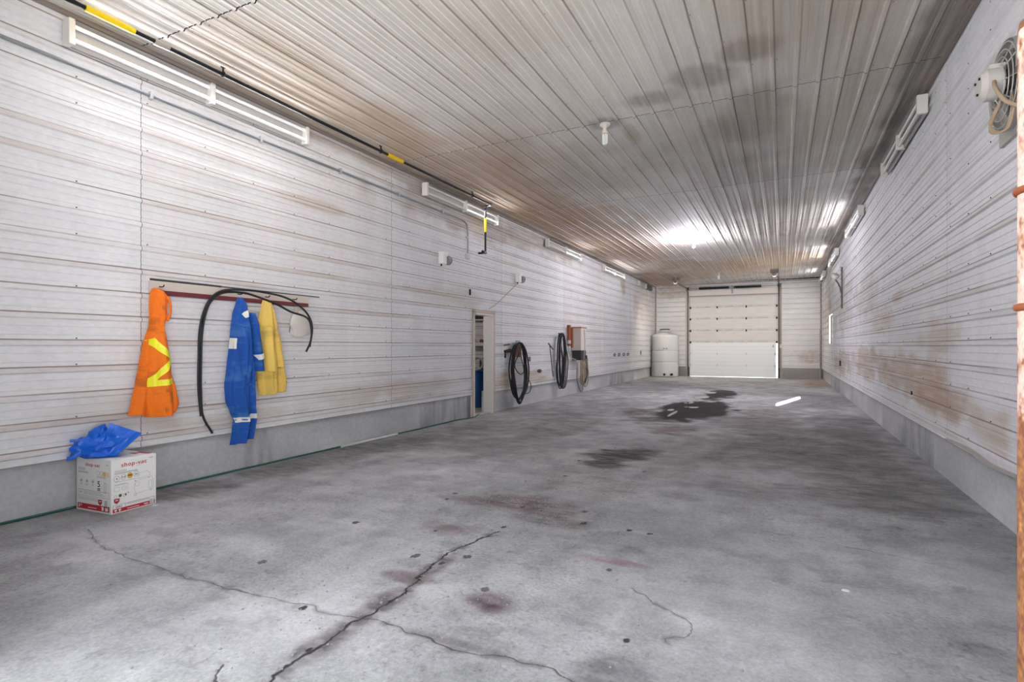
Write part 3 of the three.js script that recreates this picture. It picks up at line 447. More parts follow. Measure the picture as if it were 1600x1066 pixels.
part(gas, 'union_fitting', [cyl(V(pipeX, pY, -3.3), V(pipeX, pY, -3.36), 0.032), cyl(V(pipeX, pY, -3.36), V(pipeX, pY, -3.44), 0.027)], M(0xb3aca2, 0.4, 0.4)).userData.label = 'pale metal union';
for (const z of [-4.02, -6.6, -9.3]) part(gas, 'hanger', [new THREE.TorusGeometry(0.026, 0.007, 6, 16).translate(pipeX, pY, z), cyl(V(pipeX, pY + 0.02, z), V(pipeX, ceilY(pipeX) - 0.002, z), 0.01), cyl(V(pipeX, ceilY(pipeX) - 0.016, z), V(pipeX, ceilY(pipeX) - 0.002, z), 0.025)], blackSteel);
for (const p of [V(pipeX, pY, -10.05), V(DX, pY, -10.15), V(DX, 3.36, -10.15)]) part(gas, 'elbow', new THREE.SphereGeometry(0.034, 12, 10).translate(p.x, p.y, p.z), M(0x8b8781, 0.4, 0.4));
part(gas, 'shutoff_valve', [cyl(V(DX, 3.36, -10.15), V(XL + 0.03, 3.36, -10.15), 0.022), rbox(0.05, 0.06, 0.06, 0.008, DX, 3.36, -10.05)], blackSteel);
const conX = XL + 0.045;
const con = thing('conduit', 'grey metal conduit running along the left wall and bending down to a small box', 'conduit', [0, 0, 0]);
part(con, 'conduit_tube', tube([V(conX, 3.925, ZF - 0.05), V(conX, 3.92, -3.5), V(conX, 3.915, -6.1), V(conX, 3.915, -8.7), V(conX, 3.915, -9.35), V(conX, 3.9, -9.55), V(conX, 3.84, -9.66), V(conX, 3.7, -9.68), V(conX, 3.27, -9.68)], 0.0165, 140, 10), galv);
for (const z of [-3.47, -4.77, -6.11, -7.45, -8.76]) part(con, 'clip', rbox(0.05, 0.075, 0.03, 0.006, conX, 3.92, z), M(0xc2c5c8, 0.4, 0.3));
part(con, 'clip', rbox(0.05, 0.03, 0.07, 0.006, conX, 3.6, -9.68), M(0xc2c5c8, 0.4, 0.3));
part(con, 'outlet_box', rbox(0.06, 0.1, 0.11, 0.008, conX, 3.23, -9.68), M(0xc4c6c8, 0.45, 0.2));

// ---------------------------------------------------------------- small wall fittings on the left
function plugBox(y, z, label) {
  const g = thing('socket_box', label, 'socket', [XL + 0.02, y, z], 'white socket boxes high on the left wall');
  part(g, 'cover', [rbox(0.11, 0.22, 0.12, 0.012, 0.055, 0, 0), rbox(0.05, 0.07, 0.13, 0.01, 0.1, 0.07, -0.01)], M(0xeeeceb, 0.4));
  part(g, 'round_socket', [cyl(V(0.08, -0.03, -0.06), V(0.08, -0.03, -0.15), 0.075, 0.075, 20), cyl(V(0.08, -0.03, -0.15), V(0.08, -0.03, -0.165), 0.085, 0.085, 20)], M(0x85888c, 0.5));
  part(g, 'cable_gland', cyl(V(0.04, -0.11, 0.02), V(0.04, -0.15, 0.02), 0.014), blackSteel);
}
plugBox(3.06, -8.72, 'white box with a round grey socket under the conduit drop');
plugBox(3.06, -12.0, 'white box with a round grey socket above and past the doorway');
single('thin_cable', 'thin brown cable slanting from the socket box down to the doorway top', 'cable', tube([V(XL + 0.032, 2.9, -11.98), V(XL + 0.03, 2.6, -11.4), V(XL + 0.03, 2.35, -10.9), V(XL + 0.03, 2.24, -10.6)], 0.006, 40, 6), M(0x9c7f66, 0.7));
single('small_fitting', 'small black upright fitting on the wall above the doorway', 'fitting', rbox(0.03, 0.12, 0.035, 0.006), blackSteel, [XL + 0.03, 2.53, -9.8]);
single('switch_plate', 'small grey plate on the wall right of the first hose coil', 'switch', rbox(0.03, 0.12, 0.08, 0.006), M(0x77797c, 0.5), [XL + 0.03, 1.13, -12.75]);
single('power_outlet', 'black oval outlet low on the wall between the two hose coils', 'outlet', new THREE.SphereGeometry(0.1, 18, 12).scale(0.35, 0.5, 1.3), M(0x26272a, 0.5), [XL + 0.02, 0.81, -13.4]);
const hookZ = [-20.5, -21.13, -21.85, -22.5];
hookZ.forEach((z, i) => { const g = thing('coat_hook', ['first', 'second', 'third', 'last'][i] + ' of four black hooks in a row on the far left wall', 'hook', [XL + 0.019, 1.12, z], 'black hooks on the far left wall'); part(g, 'plate', rbox(0.012, 0.1, 0.06, 0.004, 0.006, 0, 0), blackSteel); part(g, 'prong', tube([V(0.01, -0.03, 0), V(0.04, -0.04, 0), V(0.07, -0.01, 0), V(0.075, 0.04, 0)], 0.012, 16), blackSteel); part(g, 'prong', tube([V(0.01, 0.03, 0), V(0.04, 0.03, 0), V(0.055, 0.08, 0)], 0.01, 12), blackSteel); });
single('dark_bracket', 'small dark bracket alone on the left wall before the tank', 'bracket', rbox(0.03, 0.18, 0.04, 0.006), M(0x4b4a4c, 0.5), [XL + 0.034, 1.16, -24.9]);

// ---------------------------------------------------------------- clothes rack
const rack = thing('clothes_rack', 'white and dark red board on the left wall that the clothes hang from', 'rack', [0, 0, 0]);
part(rack, 'board', rbox(0.03, 0.12, 2.05, 0.004, XL + 0.036, 2.04, -4.485), M(0xcfc3ba, 0.6));
part(rack, 'red_strip', rbox(0.045, 0.045, 2.03, 0.004, XL + 0.045, 1.985, -4.485), M(0x6e2c33, 0.6)).userData.label = 'dark red lower strip';
for (const z of [-3.55, -4.45, -4.83, -5.25]) part(rack, 'peg', tube([V(XL + 0.05, 2.045, z), V(XL + 0.09, 2.04, z), V(XL + 0.12, 2.045, z), V(XL + 0.125, 2.06, z)], 0.006, 12, 6), blackSteel);
single('steel_rod', 'long thin rod lying along the top of the clothes rack', 'rod', [cyl(V(XL + 0.035, 2.112, -3.47), V(XL + 0.035, 2.112, -4.25), 0.011), cyl(V(XL + 0.035, 2.112, -4.25), V(XL + 0.035, 2.108, -5.72), 0.0065)], M(0x4a4444, 0.5, 0.3));

// a garment: closed shape lofted down rows [y, zNear, zFar, depth]; ripples are its folds
const BACK = XL + 0.072;
function interp(rowsIn, y) {
  const r = rowsIn; if (y >= r[0][0]) return r[0]; for (let i = 1; i < r.length; i++) if (y >= r[i][0]) { const t = (r[i - 1][0] - y) / (r[i - 1][0] - r[i][0]), s = t * t * (3 - 2 * t) * 0.5 + t * 0.5; return r[i].map((v, k) => mix(r[i - 1][k], v, s)); } return r[r.length - 1];
}
function garment(rowsIn, { folds = 3, amp = 0.02, phase = 0, off = 0, slant = 0, hem = 0 } = {}) {
  const yT = rowsIn[0][0], yB = rowsIn[rowsIn.length - 1][0];
  const front = (s, y, lift = 0) => {                  // s in -1..1 from the near edge to the far edge
    const [, zn, zf, dp] = interp(rowsIn, y), t = (yT - y) / (yT - yB), zc = (zn + zf) / 2, hw = (zn - zf) / 2;
    const bulge = Math.pow(Math.max(0, 1 - Math.pow(Math.abs(s), 2.6)), 0.5);
    const rip = amp * (0.25 + 0.9 * t) * (Math.sin(s * folds * 2.1 + phase + t * slant) + 0.5 * Math.sin(s * folds * 4.7 + phase * 2 - t * 2.2) + 0.8 * (fbm(s * 2.5 + phase, y * 5, 3) - 0.5) * 2);
    return V(BACK + off + dp * bulge + rip * bulge + lift, y + hem * s * sstep(0.85, 1, t), zc - hw * s);
  };
  const N = 56, R = 30, pos = [], idx = [], col = [];
  for (let i = 0; i <= N; i++) { const y = mix(yT, yB, i / N);
    for (let k = 0; k < R; k++) { const p = front(-1 + 2 * k / (R - 1), y); pos.push(p.x, p.y, p.z); }
    for (let k = 0; k < R; k++) { const p = front(1 - 2 * k / (R - 1), y); pos.push(BACK + off + (p.x - BACK - off) * 0.12, p.y, p.z); } }
  const W = 2 * R;
  for (let i = 0; i < N; i++) for (let k = 0; k < W; k++) { const a = i * W + k, b = i * W + (k + 1) % W; idx.push(a, a + W, b, b, a + W, b + W); }
  for (const i of [0, N]) for (let k = 0; k < R - 1; k++) { const a = i * W + k, b = i * W + W - 1 - k; idx.push(a, a + 1, b, b, a + 1, b - 1); }
  const g = new THREE.BufferGeometry(); g.setAttribute('position', new THREE.Float32BufferAttribute(pos, 3)); g.setIndex(idx); g.computeVertexNormals();
  const uv = []; for (let i = 0; i < pos.length; i += 3) uv.push(pos[i + 2] * 2, pos[i + 1] * 2); g.setAttribute('uv', new THREE.Float32BufferAttribute(uv, 2));
  return { g, front };
}
function tape(front, path, w, lift = 0.004) {          // a band laid on the garment's front: path of [s, y]
  const n = 40, pos = [], idx = [], at = (u) => { const f = u * (path.length - 1), i = Math.min(path.length - 2, Math.floor(f)), t = f - i; return [mix(path[i][0], path[i + 1][0], t), mix(path[i][1], path[i + 1][1], t)]; };
  for (let i = 0; i <= n; i++) { const [s, y] = at(i / n), [s2, y2] = at(Math.min(1, i / n + 0.02)), [s1, y1] = at(Math.max(0, i / n - 0.02));
    const a = front(s1, y1), b = front(s2, y2), dz = b.z - a.z, dy = b.y - a.y, L = Math.hypot(dz, dy) || 1, hw = (interp2(front, y)) ;
    for (let k = 0; k <= 4; k++) { const o = (k / 4 - 0.5) * w, p = front(clamp(s - (dy / L) * o / hw, -1, 1), y - (dz / L) * o, lift); pos.push(p.x, p.y, p.z); }
  }
  for (let i = 0; i < n; i++) for (let k = 0; k < 4; k++) { const a = i * 5 + k; idx.push(a, a + 5, a + 1, a + 1, a + 5, a + 6); }
  const g = new THREE.BufferGeometry(); g.setAttribute('position', new THREE.Float32BufferAttribute(pos, 3)); g.setIndex(idx); g.computeVertexNormals(); return g;
}
const interp2 = (front, y) => Math.max(0.02, (front(-1, y).z - front(1, y).z) / 2);
const cloth = (rgb, dirt, amount) => new THREE.MeshStandardMaterial({ side: THREE.DoubleSide, roughness: 0.85, map: texture(256, 256, (u, v) => { const n = sstep(0.5, 0.78, fbm(u * 6, v * 6, 4)) * amount, k = (vnoise(u * 128, v * 128) - 0.5) * 14; return [mix(rgb[0], dirt[0], n) + k, mix(rgb[1], dirt[1], n) + k, mix(rgb[2], dirt[2], n) + k]; }) });
// orange jacket
{ const g = thing('hi_vis_jacket', 'orange hooded jacket with yellow tape hanging by its hood', 'jacket', [0, 0, 0]), m = cloth([243, 122, 24], [168, 84, 30], 0.5);
  const hood = garment([[2.02, -3.47, -3.51, 0.05], [1.99, -3.448, -3.56, 0.09], [1.94, -3.436, -3.592, 0.11], [1.85, -3.434, -3.596, 0.1], [1.74, -3.437, -3.585, 0.1], [1.65, -3.43, -3.565, 0.1], [1.58, -3.41, -3.565, 0.11]], { folds: 2, amp: 0.014, phase: 1 });
  const body = garment([[1.62, -3.425, -3.558, 0.1], [1.54, -3.392, -3.572, 0.13], [1.46, -3.38, -3.585, 0.14], [1.3, -3.36, -3.615, 0.15], [1.1, -3.335, -3.635, 0.15], [0.95, -3.335, -3.655, 0.15], [0.76, -3.39, -3.66, 0.14]], { folds: 1.8, amp: 0.024, phase: 0.4, slant: 1 });
  part(g, 'hood', hood.g, m); part(g, 'hood_rim', new THREE.TorusGeometry(0.05, 0.017, 10, 28).scale(0.55, 1.9, 1).rotateY(0.5).translate(BACK + 0.1, 1.82, -3.555), m);
  part(g, 'jacket_body', body.g, m);
  part(g, 'sleeve', garment([[1.5, -3.375, -3.43, 0.06], [1.27, -3.335, -3.42, 0.08], [1.09, -3.3, -3.42, 0.08], [0.9, -3.262, -3.41, 0.085], [0.79, -3.235, -3.4, 0.085]], { folds: 1.2, amp: 0.012, phase: 2 }).g, m);
  part(g, 'sleeve', garment([[1.42, -3.55, -3.595, 0.06], [1.2, -3.57, -3.632, 0.07], [1.0, -3.58, -3.69, 0.08], [0.875, -3.58, -3.716, 0.09], [0.78, -3.58, -3.68, 0.08]], { folds: 1.5, amp: 0.014, phase: 4 }).g, m);
  const y = M(0xf2ee14, 0.45); part(g, 'reflective_tape', tape(body.front, [[-0.93, 1.515], [-0.2, 1.43], [0.98, 1.31]], 0.062), y); part(g, 'reflective_tape', tape(body.front, [[0.98, 1.37], [0.3, 1.27], [-0.4, 1.16], [-0.92, 1.08]], 0.056, 0.006), y); part(g, 'reflective_tape', tape(body.front, [[-0.99, 1.085], [0, 1.095], [0.99, 1.105]], 0.06, 0.008), y);
}
// blue coverall
{ const g = thing('blue_coverall', 'dusty blue coverall with white reflective bands hanging to the curb', 'coverall', [0, 0, 0]), m = cloth([22, 80, 164], [84, 130, 186], 0.5);
  const body = garment([[2.0, -4.42, -4.47, 0.05], [1.93, -4.4, -4.505, 0.1], [1.82, -4.36, -4.54, 0.12], [1.6, -4.33, -4.58, 0.14], [1.42, -4.31, -4.6, 0.15], [1.2, -4.285, -4.62, 0.15], [1.02, -4.258, -4.625, 0.15], [0.85, -4.27, -4.628, 0.14], [0.7, -4.33, -4.628, 0.12], [0.62, -4.37, -4.626, 0.11], [0.5, -4.352, -4.6, 0.11], [0.37, -4.325, -4.572, 0.1]], { folds: 2.6, amp: 0.042, phase: 0.7, slant: 3, hem: 0.03 });
  part(g, 'body', body.g, m);
  part(g, 'sleeve', garment([[1.83, -4.49, -4.56, 0.08], [1.68, -4.525, -4.6, 0.1], [1.5, -4.535, -4.635, 0.1], [1.3, -4.555, -4.667, 0.1], [1.16, -4.58, -4.676, 0.095]], { folds: 1.3, amp: 0.012, phase: 3, off: 0.085 }).g, m);
  const sl = garment([[1.66, -4.335, -4.43, 0.1], [1.5, -4.35, -4.44, 0.12], [1.3, -4.36, -4.43, 0.12], [1.12, -4.37, -4.42, 0.1]], { folds: 1, amp: 0.014, phase: 5, off: 0.1 }); part(g, 'sleeve', sl.g, m);
  const wt = M(0xdfe1d6, 0.4); part(g, 'reflective_band', tape(body.front, [[-0.98, 0.615], [-0.3, 0.625], [0.3, 0.64], [0.98, 0.655]], 0.055), wt);
  part(g, 'reflective_band', tape(garment([[1.42, -4.54, -4.65, 0.11], [1.25, -4.56, -4.675, 0.11]], { folds: 1.3, amp: 0.012, phase: 3, off: 0.09 }).front, [[-0.9, 1.32], [0.95, 1.345]], 0.06), wt);
  part(g, 'shoulder_patch', tape(body.front, [[-0.35, 1.79], [0.42, 1.85]], 0.06), wt); part(g, 'side_patch', tape(body.front, [[-0.95, 1.54], [-0.97, 1.42]], 0.05), wt);
}
// yellow raincoat
{ const g = thing('yellow_raincoat', 'muted yellow rubber raincoat hanging beside the blue coverall', 'raincoat', [0, 0, 0]), m = cloth([226, 192, 98], [170, 140, 70], 0.4);
  const body = garment([[2.015, -4.775, -4.83, 0.05], [1.95, -4.755, -4.86, 0.09], [1.84, -4.728, -4.895, 0.11], [1.7, -4.692, -4.925, 0.12], [1.48, -4.665, -4.965, 0.13], [1.2, -4.68, -5.025, 0.13], [1.0, -4.7, -5.06, 0.13], [0.88, -4.725, -5.055, 0.12]], { folds: 3.0, amp: 0.045, phase: 2.2, slant: 1.5, hem: 0.02 });
  part(g, 'coat_body', body.g, m);
  part(g, 'sleeve', garment([[1.68, -4.695, -4.78, 0.09], [1.5, -4.68, -4.795, 0.1], [1.3, -4.69, -4.805, 0.1], [1.15, -4.705, -4.81, 0.1]], { folds: 1, amp: 0.012, phase: 1, off: 0.1 }).g, m);
  part(g, 'front_flap', garment([[1.6, -4.83, -4.9, 0.07], [1.4, -4.83, -4.94, 0.08], [1.2, -4.85, -4.985, 0.08]], { folds: 1.2, amp: 0.012, phase: 2, off: 0.1 }).g, m);
}
// white bag behind the hose
{ const b = new THREE.SphereGeometry(0.18, 28, 20), p = b.attributes.position; for (let i = 0; i < p.count; i++) { const x = p.getX(i), y = p.getY(i), z = p.getZ(i), n = 1 + (fbm(y * 14 + 5, z * 14 + x * 9, 3) - 0.5) * 0.5; p.setXYZ(i, x * 0.35 * n, y * 0.95 * n, z * (1.05 - y * 1.0) * n); } b.computeVertexNormals();
  const g = thing('plastic_bag', 'crumpled whitish plastic bag hanging at the right end of the rack', 'bag', [XL + 0.09, 1.735, -5.36]); part(g, 'bag_body', b, M(0xcfc8c2, 0.4)); part(g, 'bag_neck', cyl(V(0, 0.13, 0.1), V(0.0, 0.215, 0.08), 0.035, 0.012), M(0xb7a596, 0.5)); }
// flat black hose over the rack
{ const hx = XL + 0.19, g = thing('draped_hose', 'long black hose draped over the clothes rack and down the wall', 'hose', [0, 0, 0]);
  part(g, 'hose', tube([V(XL + 0.05, 0.5, -4.13), V(XL + 0.05, 0.7, -4.02), V(XL + 0.06, 0.98, -3.99), V(XL + 0.07, 1.35, -3.985), V(XL + 0.08, 1.6, -3.99), V(XL + 0.1, 1.8, -4.015), V(XL + 0.12, 1.93, -4.06), V(hx - 0.05, 2.03, -4.18), V(hx, 2.05, -4.4), V(hx, 2.02, -4.6), V(hx, 1.95, -4.88), V(hx - 0.05, 1.88, -5.13), V(XL + 0.2, 1.8, -5.36), V(XL + 0.2, 1.65, -5.42), V(XL + 0.2, 1.5, -5.4), V(XL + 0.2, 1.38, -5.33)], 0.0125, 160, 10), rubber);
  part(g, 'second_strand', tube([V(XL + 0.045, 0.7, -4.0), V(XL + 0.055, 1.0, -3.965), V(XL + 0.065, 1.35, -3.96), V(XL + 0.075, 1.62, -3.965), V(XL + 0.1, 1.82, -3.995), V(XL + 0.12, 1.95, -4.05), V(hx - 0.05, 2.05, -4.17), V(hx, 2.085, -4.45), V(hx, 2.075, -4.75), V(hx - 0.02, 2.05, -5.0), V(hx - 0.05, 1.99, -5.22), V(XL + 0.2, 1.86, -5.35), V(XL + 0.2, 1.7, -5.43), V(XL + 0.2, 1.44, -5.39)], 0.0125, 160, 10), rubber);
}

// ---------------------------------------------------------------- carton with print, and the blue bag on it
const carton = thing('cardboard_box', 'white printed cardboard box with red bands standing by the curb', 'box', [-5.435, 0, -3.055]);
carton.rotation.y = 0.05;
{ const W = 0.475, H = 0.46, D = 0.4, wm = M(0xeceae8, 0.6);
  part(carton, 'carton_body', rbox(W, H, D, 0.004, 0, H / 2, 0), wm);
  const canvas = (w, h, draw) => { const c = document.createElement('canvas'); c.width = w; c.height = h; const x = c.getContext('2d'); x.fillStyle = '#eeecea'; x.fillRect(0, 0, w, h); draw(x, w, h); const t = new THREE.CanvasTexture(c); t.colorSpace = THREE.SRGBColorSpace; return t; };
  const lines = (x, X, Y, w, n, dy, c = '#9a9a9c') => { x.fillStyle = c; for (let i = 0; i < n; i++) x.fillRect(X, Y + i * dy, w * (0.75 + 0.25 * hash(i, X | 0)), Math.max(2, dy * 0.35)); };
  const circle = (x, X, Y, r, fill, stroke, txt) => { x.beginPath(); x.arc(X, Y, r, 0, 7); if (fill) { x.fillStyle = fill; x.fill(); } x.lineWidth = 3; x.strokeStyle = stroke; x.stroke(); if (txt) { x.fillStyle = '#333'; x.font = 'bold ' + Math.round(r * 1.05) + 'px sans-serif'; x.textAlign = 'center'; x.fillText(txt, X, Y + r * 0.36); x.textAlign = 'left'; } };
  const shield = (x, X, Y, s) => { x.fillStyle = '#a3242f'; x.beginPath(); x.moveTo(X - s, Y - s); x.lineTo(X + s, Y - s); x.lineTo(X + s, Y + s * 0.2); x.lineTo(X, Y + s); x.lineTo(X - s, Y + s * 0.2); x.fill(); x.fillStyle = '#eee'; x.fillRect(X - s * 0.5, Y - s * 0.5, s, s * 0.3); };
  const rightFace = canvas(560, 644, (x, w, h) => {
    x.fillStyle = '#b8232f'; x.font = 'bold 84px sans-serif'; x.save(); x.translate(112, 88); x.scale(0.9, 0.78); x.fillText('shop', 0, 0); x.fillText('vac', 232, 0); x.fillRect(208, -30, 18, 16); x.restore(); lines(x, 300, 98, 90, 1, 8, '#c66'); lines(x, 470, 26, 60, 2, 8, '#555');
    lines(x, 34, 124, 150, 2, 12); lines(x, 34, 150, 290, 2, 13, '#777');
    circle(x, 62, 222, 34, null, '#333', '4'); circle(x, 144, 214, 32, null, '#555', '5.0'); circle(x, 224, 210, 33, '#e9b51c', '#8a6a10', ''); x.fillStyle = '#333'; x.fillRect(198, 200, 52, 14); circle(x, 302, 206, 32, null, '#666', '2x'); lines(x, 34, 262, 290, 1, 10, '#888'); lines(x, 30, 292, 180, 2, 11);
    x.strokeStyle = '#aaa'; x.lineWidth = 3; x.strokeRect(34, 326, 60, 52); circle(x, 150, 350, 28, null, '#aaa'); circle(x, 150, 350, 14, null, '#bbb'); x.strokeRect(190, 320, 16, 62); circle(x, 104, 436, 18, '#555', '#333'); circle(x, 50, 440, 16, null, '#777'); x.strokeRect(140, 424, 40, 30); x.fillStyle = '#444'; x.fillRect(160, 428, 22, 18); x.fillRect(196, 414, 14, 10);
    x.strokeStyle = '#9a9a9c'; x.lineWidth = 3; x.beginPath(); x.moveTo(330, 250); x.lineTo(350, 206); x.lineTo(440, 192); x.lineTo(480, 232); x.lineTo(486, 256); x.lineTo(330, 274); x.closePath(); x.stroke(); x.beginPath(); x.moveTo(290, 300); x.lineTo(500, 276); x.lineTo(530, 330); x.lineTo(520, 440); x.lineTo(300, 462); x.lineTo(276, 380); x.closePath(); x.stroke(); circle(x, 316, 340, 26, null, '#9a9a9c'); x.strokeRect(462, 330, 46, 92); circle(x, 292, 470, 14, null, '#888'); circle(x, 492, 450, 12, null, '#888'); x.fillStyle = '#666'; x.fillRect(282, 290, 16, 8); x.fillRect(456, 282, 16, 8);
    shield(x, 62, 500, 34); x.strokeStyle = '#444'; x.strokeRect(18, 546, 520, 46); x.fillStyle = '#333'; x.font = 'bold 34px sans-serif'; x.fillText('SVX2', 50, 582); x.fillRect(166, 546, 3, 46); lines(x, 186, 552, 330, 2, 12);
    x.fillStyle = '#c0202e'; x.fillRect(14, 592, 532, 44); x.fillStyle = '#eee'; for (const X of [34, 84]) { x.fillRect(X, 600, 30, 16); x.fillRect(X + 8, 618, 14, 14); } x.fillRect(190, 612, 150, 8); x.fillRect(400, 606, 60, 8); x.fillRect(410, 618, 46, 7); x.fillStyle = '#ddd'; x.fillRect(476, 570, 58, 60); lines(x, 480, 576, 50, 5, 11, '#888');
  });
  const leftFace = canvas(640, 620, (x, w, h) => {
    x.fillStyle = '#b8232f'; x.font = 'bold 74px sans-serif'; x.save(); x.translate(166, 82); x.scale(0.86, 0.72); x.fillText('shop', 0, 0); x.fillText('vac', 206, 0); x.fillRect(184, -28, 16, 14); x.restore(); lines(x, 560, 40, 60, 2, 9, '#888'); lines(x, 34, 104, 130, 3, 13); lines(x, 34, 150, 190, 2, 12, '#777');
    circle(x, 410, 150, 26, null, '#999', ''); circle(x, 468, 152, 26, null, '#888'); circle(x, 526, 156, 28, '#e2b95a', '#a8842a'); circle(x, 586, 160, 24, '#e6d3a0', '#b09a50'); lines(x, 386, 190, 220, 2, 11, '#999');
    for (const X of [90, 200, 310]) { circle(x, X, 262, 20, null, '#888'); x.fillStyle = '#555'; x.fillRect(X - 9, 254, 18, 18); lines(x, X - 24, 296, 48, 2, 9); }
    x.fillStyle = '#222'; x.font = 'bold 96px sans-serif'; x.fillText('5', 396, 316); x.fillRect(396, 332, 54, 12); x.fillRect(396, 352, 54, 9); x.strokeStyle = '#666'; x.lineWidth = 3; x.strokeRect(522, 262, 34, 100); lines(x, 512, 376, 56, 1, 8, '#555');
    x.strokeStyle = '#777'; x.strokeRect(34, 372, 572, 70); x.fillStyle = '#555'; x.font = 'bold 30px sans-serif'; x.fillText('5.0', 58, 412); lines(x, 130, 384, 440, 3, 16, '#b2b2b4'); lines(x, 34, 458, 380, 3, 14, '#b2b2b4');
    shield(x, 446, 500, 36); x.fillStyle = '#bbb'; x.fillRect(528, 466, 50, 70);
    x.fillStyle = '#c0202e'; x.fillRect(22, 536, 596, 66); x.fillStyle = '#eee'; x.fillRect(44, 546, 20, 40); x.fillRect(82, 548, 16, 22); x.fillRect(220, 572, 160, 9); x.fillRect(474, 546, 40, 44); x.fillRect(540, 552, 52, 40);
  });
  const pm = (t) => new THREE.MeshStandardMaterial({ map: t, roughness: 0.5 });
  part(carton, 'printed_face', new THREE.PlaneGeometry(D - 0.008, H - 0.008).rotateY(Math.PI / 2).translate(W / 2 + 0.0008, H / 2, 0), pm(rightFace)).userData.label = 'larger printed side with an appliance drawing';
  part(carton, 'printed_face', new THREE.PlaneGeometry(W - 0.008, H - 0.008).translate(0, H / 2, D / 2 + 0.0008), pm(leftFace)).userData.label = 'printed side with a large figure 5';
  part(carton, 'top_flap', [box(-W / 2 + 0.006, W / 2 - 0.006, H, H + 0.003, 0.002, D / 2 - 0.004), box(-W / 2 + 0.006, W / 2 - 0.006, H, H + 0.003, -D / 2 + 0.004, -0.002)], wm);
  part(carton, 'red_stripe', [box(0.02, 0.2, H + 0.003, H + 0.0042, -0.19, -0.15), box(0.02, 0.1, H + 0.003, H + 0.0042, -0.13, -0.1)], M(0xb8323c, 0.6));
}
{ // blue bag: one stiff pocket leaning to the right and a crumpled tail to the left; e = along the box's near corner view, d = away from it
  const O = [-5.2, 0.464, -2.84], at = (r, y, d) => V(O[0] + r * 0.4793 - d * 0.8777, O[1] + y, O[2] - r * 0.8777 - d * 0.4793), base = V(-5.435, 0.464, -3.055);
  const g = thing('blue_bag', 'crumpled bright blue woven bag lying on top of the printed box', 'bag', [base.x, base.y, base.z]), m = M(0x0b63d6, 0.36);
  const C = [at(-0.07, 0.012, 0.25), at(0.07, 0.012, 0.16), at(0.02, 0.3, 0.27), at(0.265, 0.185, 0.27), at(-0.05, 0.012, 0.42), at(0.1, 0.012, 0.38), at(0.01, 0.26, 0.38), at(0.23, 0.16, 0.38)];
  const face = (a, b, c, d, puff, n = 10) => { const out = [], f = (u, v) => { const p = C[a].clone().lerp(C[b], u).lerp(C[c].clone().lerp(C[d], u), v), e = Math.sin(u * Math.PI) * Math.sin(v * Math.PI), w = puff * e * 1.4 + (Math.abs(fbm(u * 4 + a * 3, v * 4 + c, 2) - 0.5) - 0.1) * 0.05 * Math.min(1, e * 3); return p.add(V(0.88 * w, 0.15 * w, 0.48 * w)); };
    for (let i = 0; i < n; i++) for (let j = 0; j < n; j++) { const A = f(i / n, j / n), B = f((i + 1) / n, j / n), D = f((i + 1) / n, (j + 1) / n), E = f(i / n, (j + 1) / n); for (const p of [A, B, D, A, D, E]) out.push(p.x - base.x, p.y - base.y, p.z - base.z); } return out; };
  const poc = new THREE.BufferGeometry(); poc.setAttribute('position', new THREE.Float32BufferAttribute([...face(0, 1, 2, 3, 0.02), ...face(4, 5, 6, 7, -0.02), ...face(0, 4, 2, 6, 0.01), ...face(1, 5, 3, 7, 0.01), ...face(0, 1, 4, 5, 0)], 3)); poc.computeVertexNormals();
  part(g, 'open_pocket', poc, m);
  const lump = (r, y, d, a, b, c, tilt, k) => { const b0 = new THREE.IcosahedronGeometry(1, 3), p = b0.attributes.position; for (let i = 0; i < p.count; i++) { const x = p.getX(i), Y = p.getY(i), z = p.getZ(i), n = 0.7 + 1.5 * Math.abs(fbm(x * 1.5 + k + z * 0.7, Y * 1.5 + z * 1.1, 2) - 0.5) + 0.25 * hash(Math.round(x * 9) + k, Math.round(Y * 9 + z * 31)); p.setXYZ(i, x * a * n, Y * b * n, z * c * n); } b0.rotateZ(tilt).rotateY(0.45); const q = at(r, y, d); b0.translate(q.x - base.x, q.y - base.y, q.z - base.z); b0.computeVertexNormals(); return b0; };
  part(g, 'bag_body', lump(-0.07, 0.1, 0.3, 0.13, 0.085, 0.13, 0.15, 3), m);
  part(g, 'upper_fold', lump(-0.05, 0.17, 0.36, 0.1, 0.09, 0.09, 0.5, 8), m);
  part(g, 'gathered_tail', lump(-0.16, 0.105, 0.26, 0.09, 0.075, 0.09, 0.4, 14), m);
  const strap = (pts, w) => { const q = pts.map((p) => at(...p).sub(base)), c = new THREE.CatmullRomCurve3(q), pos = [], idx = []; for (let i = 0; i <= 16; i++) { const p = c.getPoint(i / 16); pos.push(p.x, p.y - w / 2, p.z, p.x, p.y + w / 2, p.z, p.x + 0.006, p.y + w / 2, p.z + 0.012, p.x + 0.006, p.y - w / 2, p.z + 0.012); } for (let i = 0; i < 16; i++) for (let k = 0; k < 4; k++) { const a = i * 4 + k, b = i * 4 + (k + 1) % 4; idx.push(a, b, a + 4, b, b + 4, a + 4); } const o = new THREE.BufferGeometry(); o.setAttribute('position', new THREE.Float32BufferAttribute(pos, 3)); o.setIndex(idx); o.computeVertexNormals(); return o; };
  part(g, 'handle_strap', strap([[-0.15, 0.15, 0.25], [-0.2, 0.165, 0.24], [-0.25, 0.17, 0.24]], 0.022), m);
  part(g, 'handle_strap', strap([[-0.17, 0.07, 0.2], [-0.22, 0.035, 0.19], [-0.27, 0.022, 0.2]], 0.036), m);
}
single('paper_scrap', 'small white and blue scrap on the floor beside the printed box', 'scrap', rbox(0.05, 0.004, 0.035, 0.001).rotateY(0.5), M(0xdfe6ee, 0.6), [-5.13, 0.004, -3.21]);
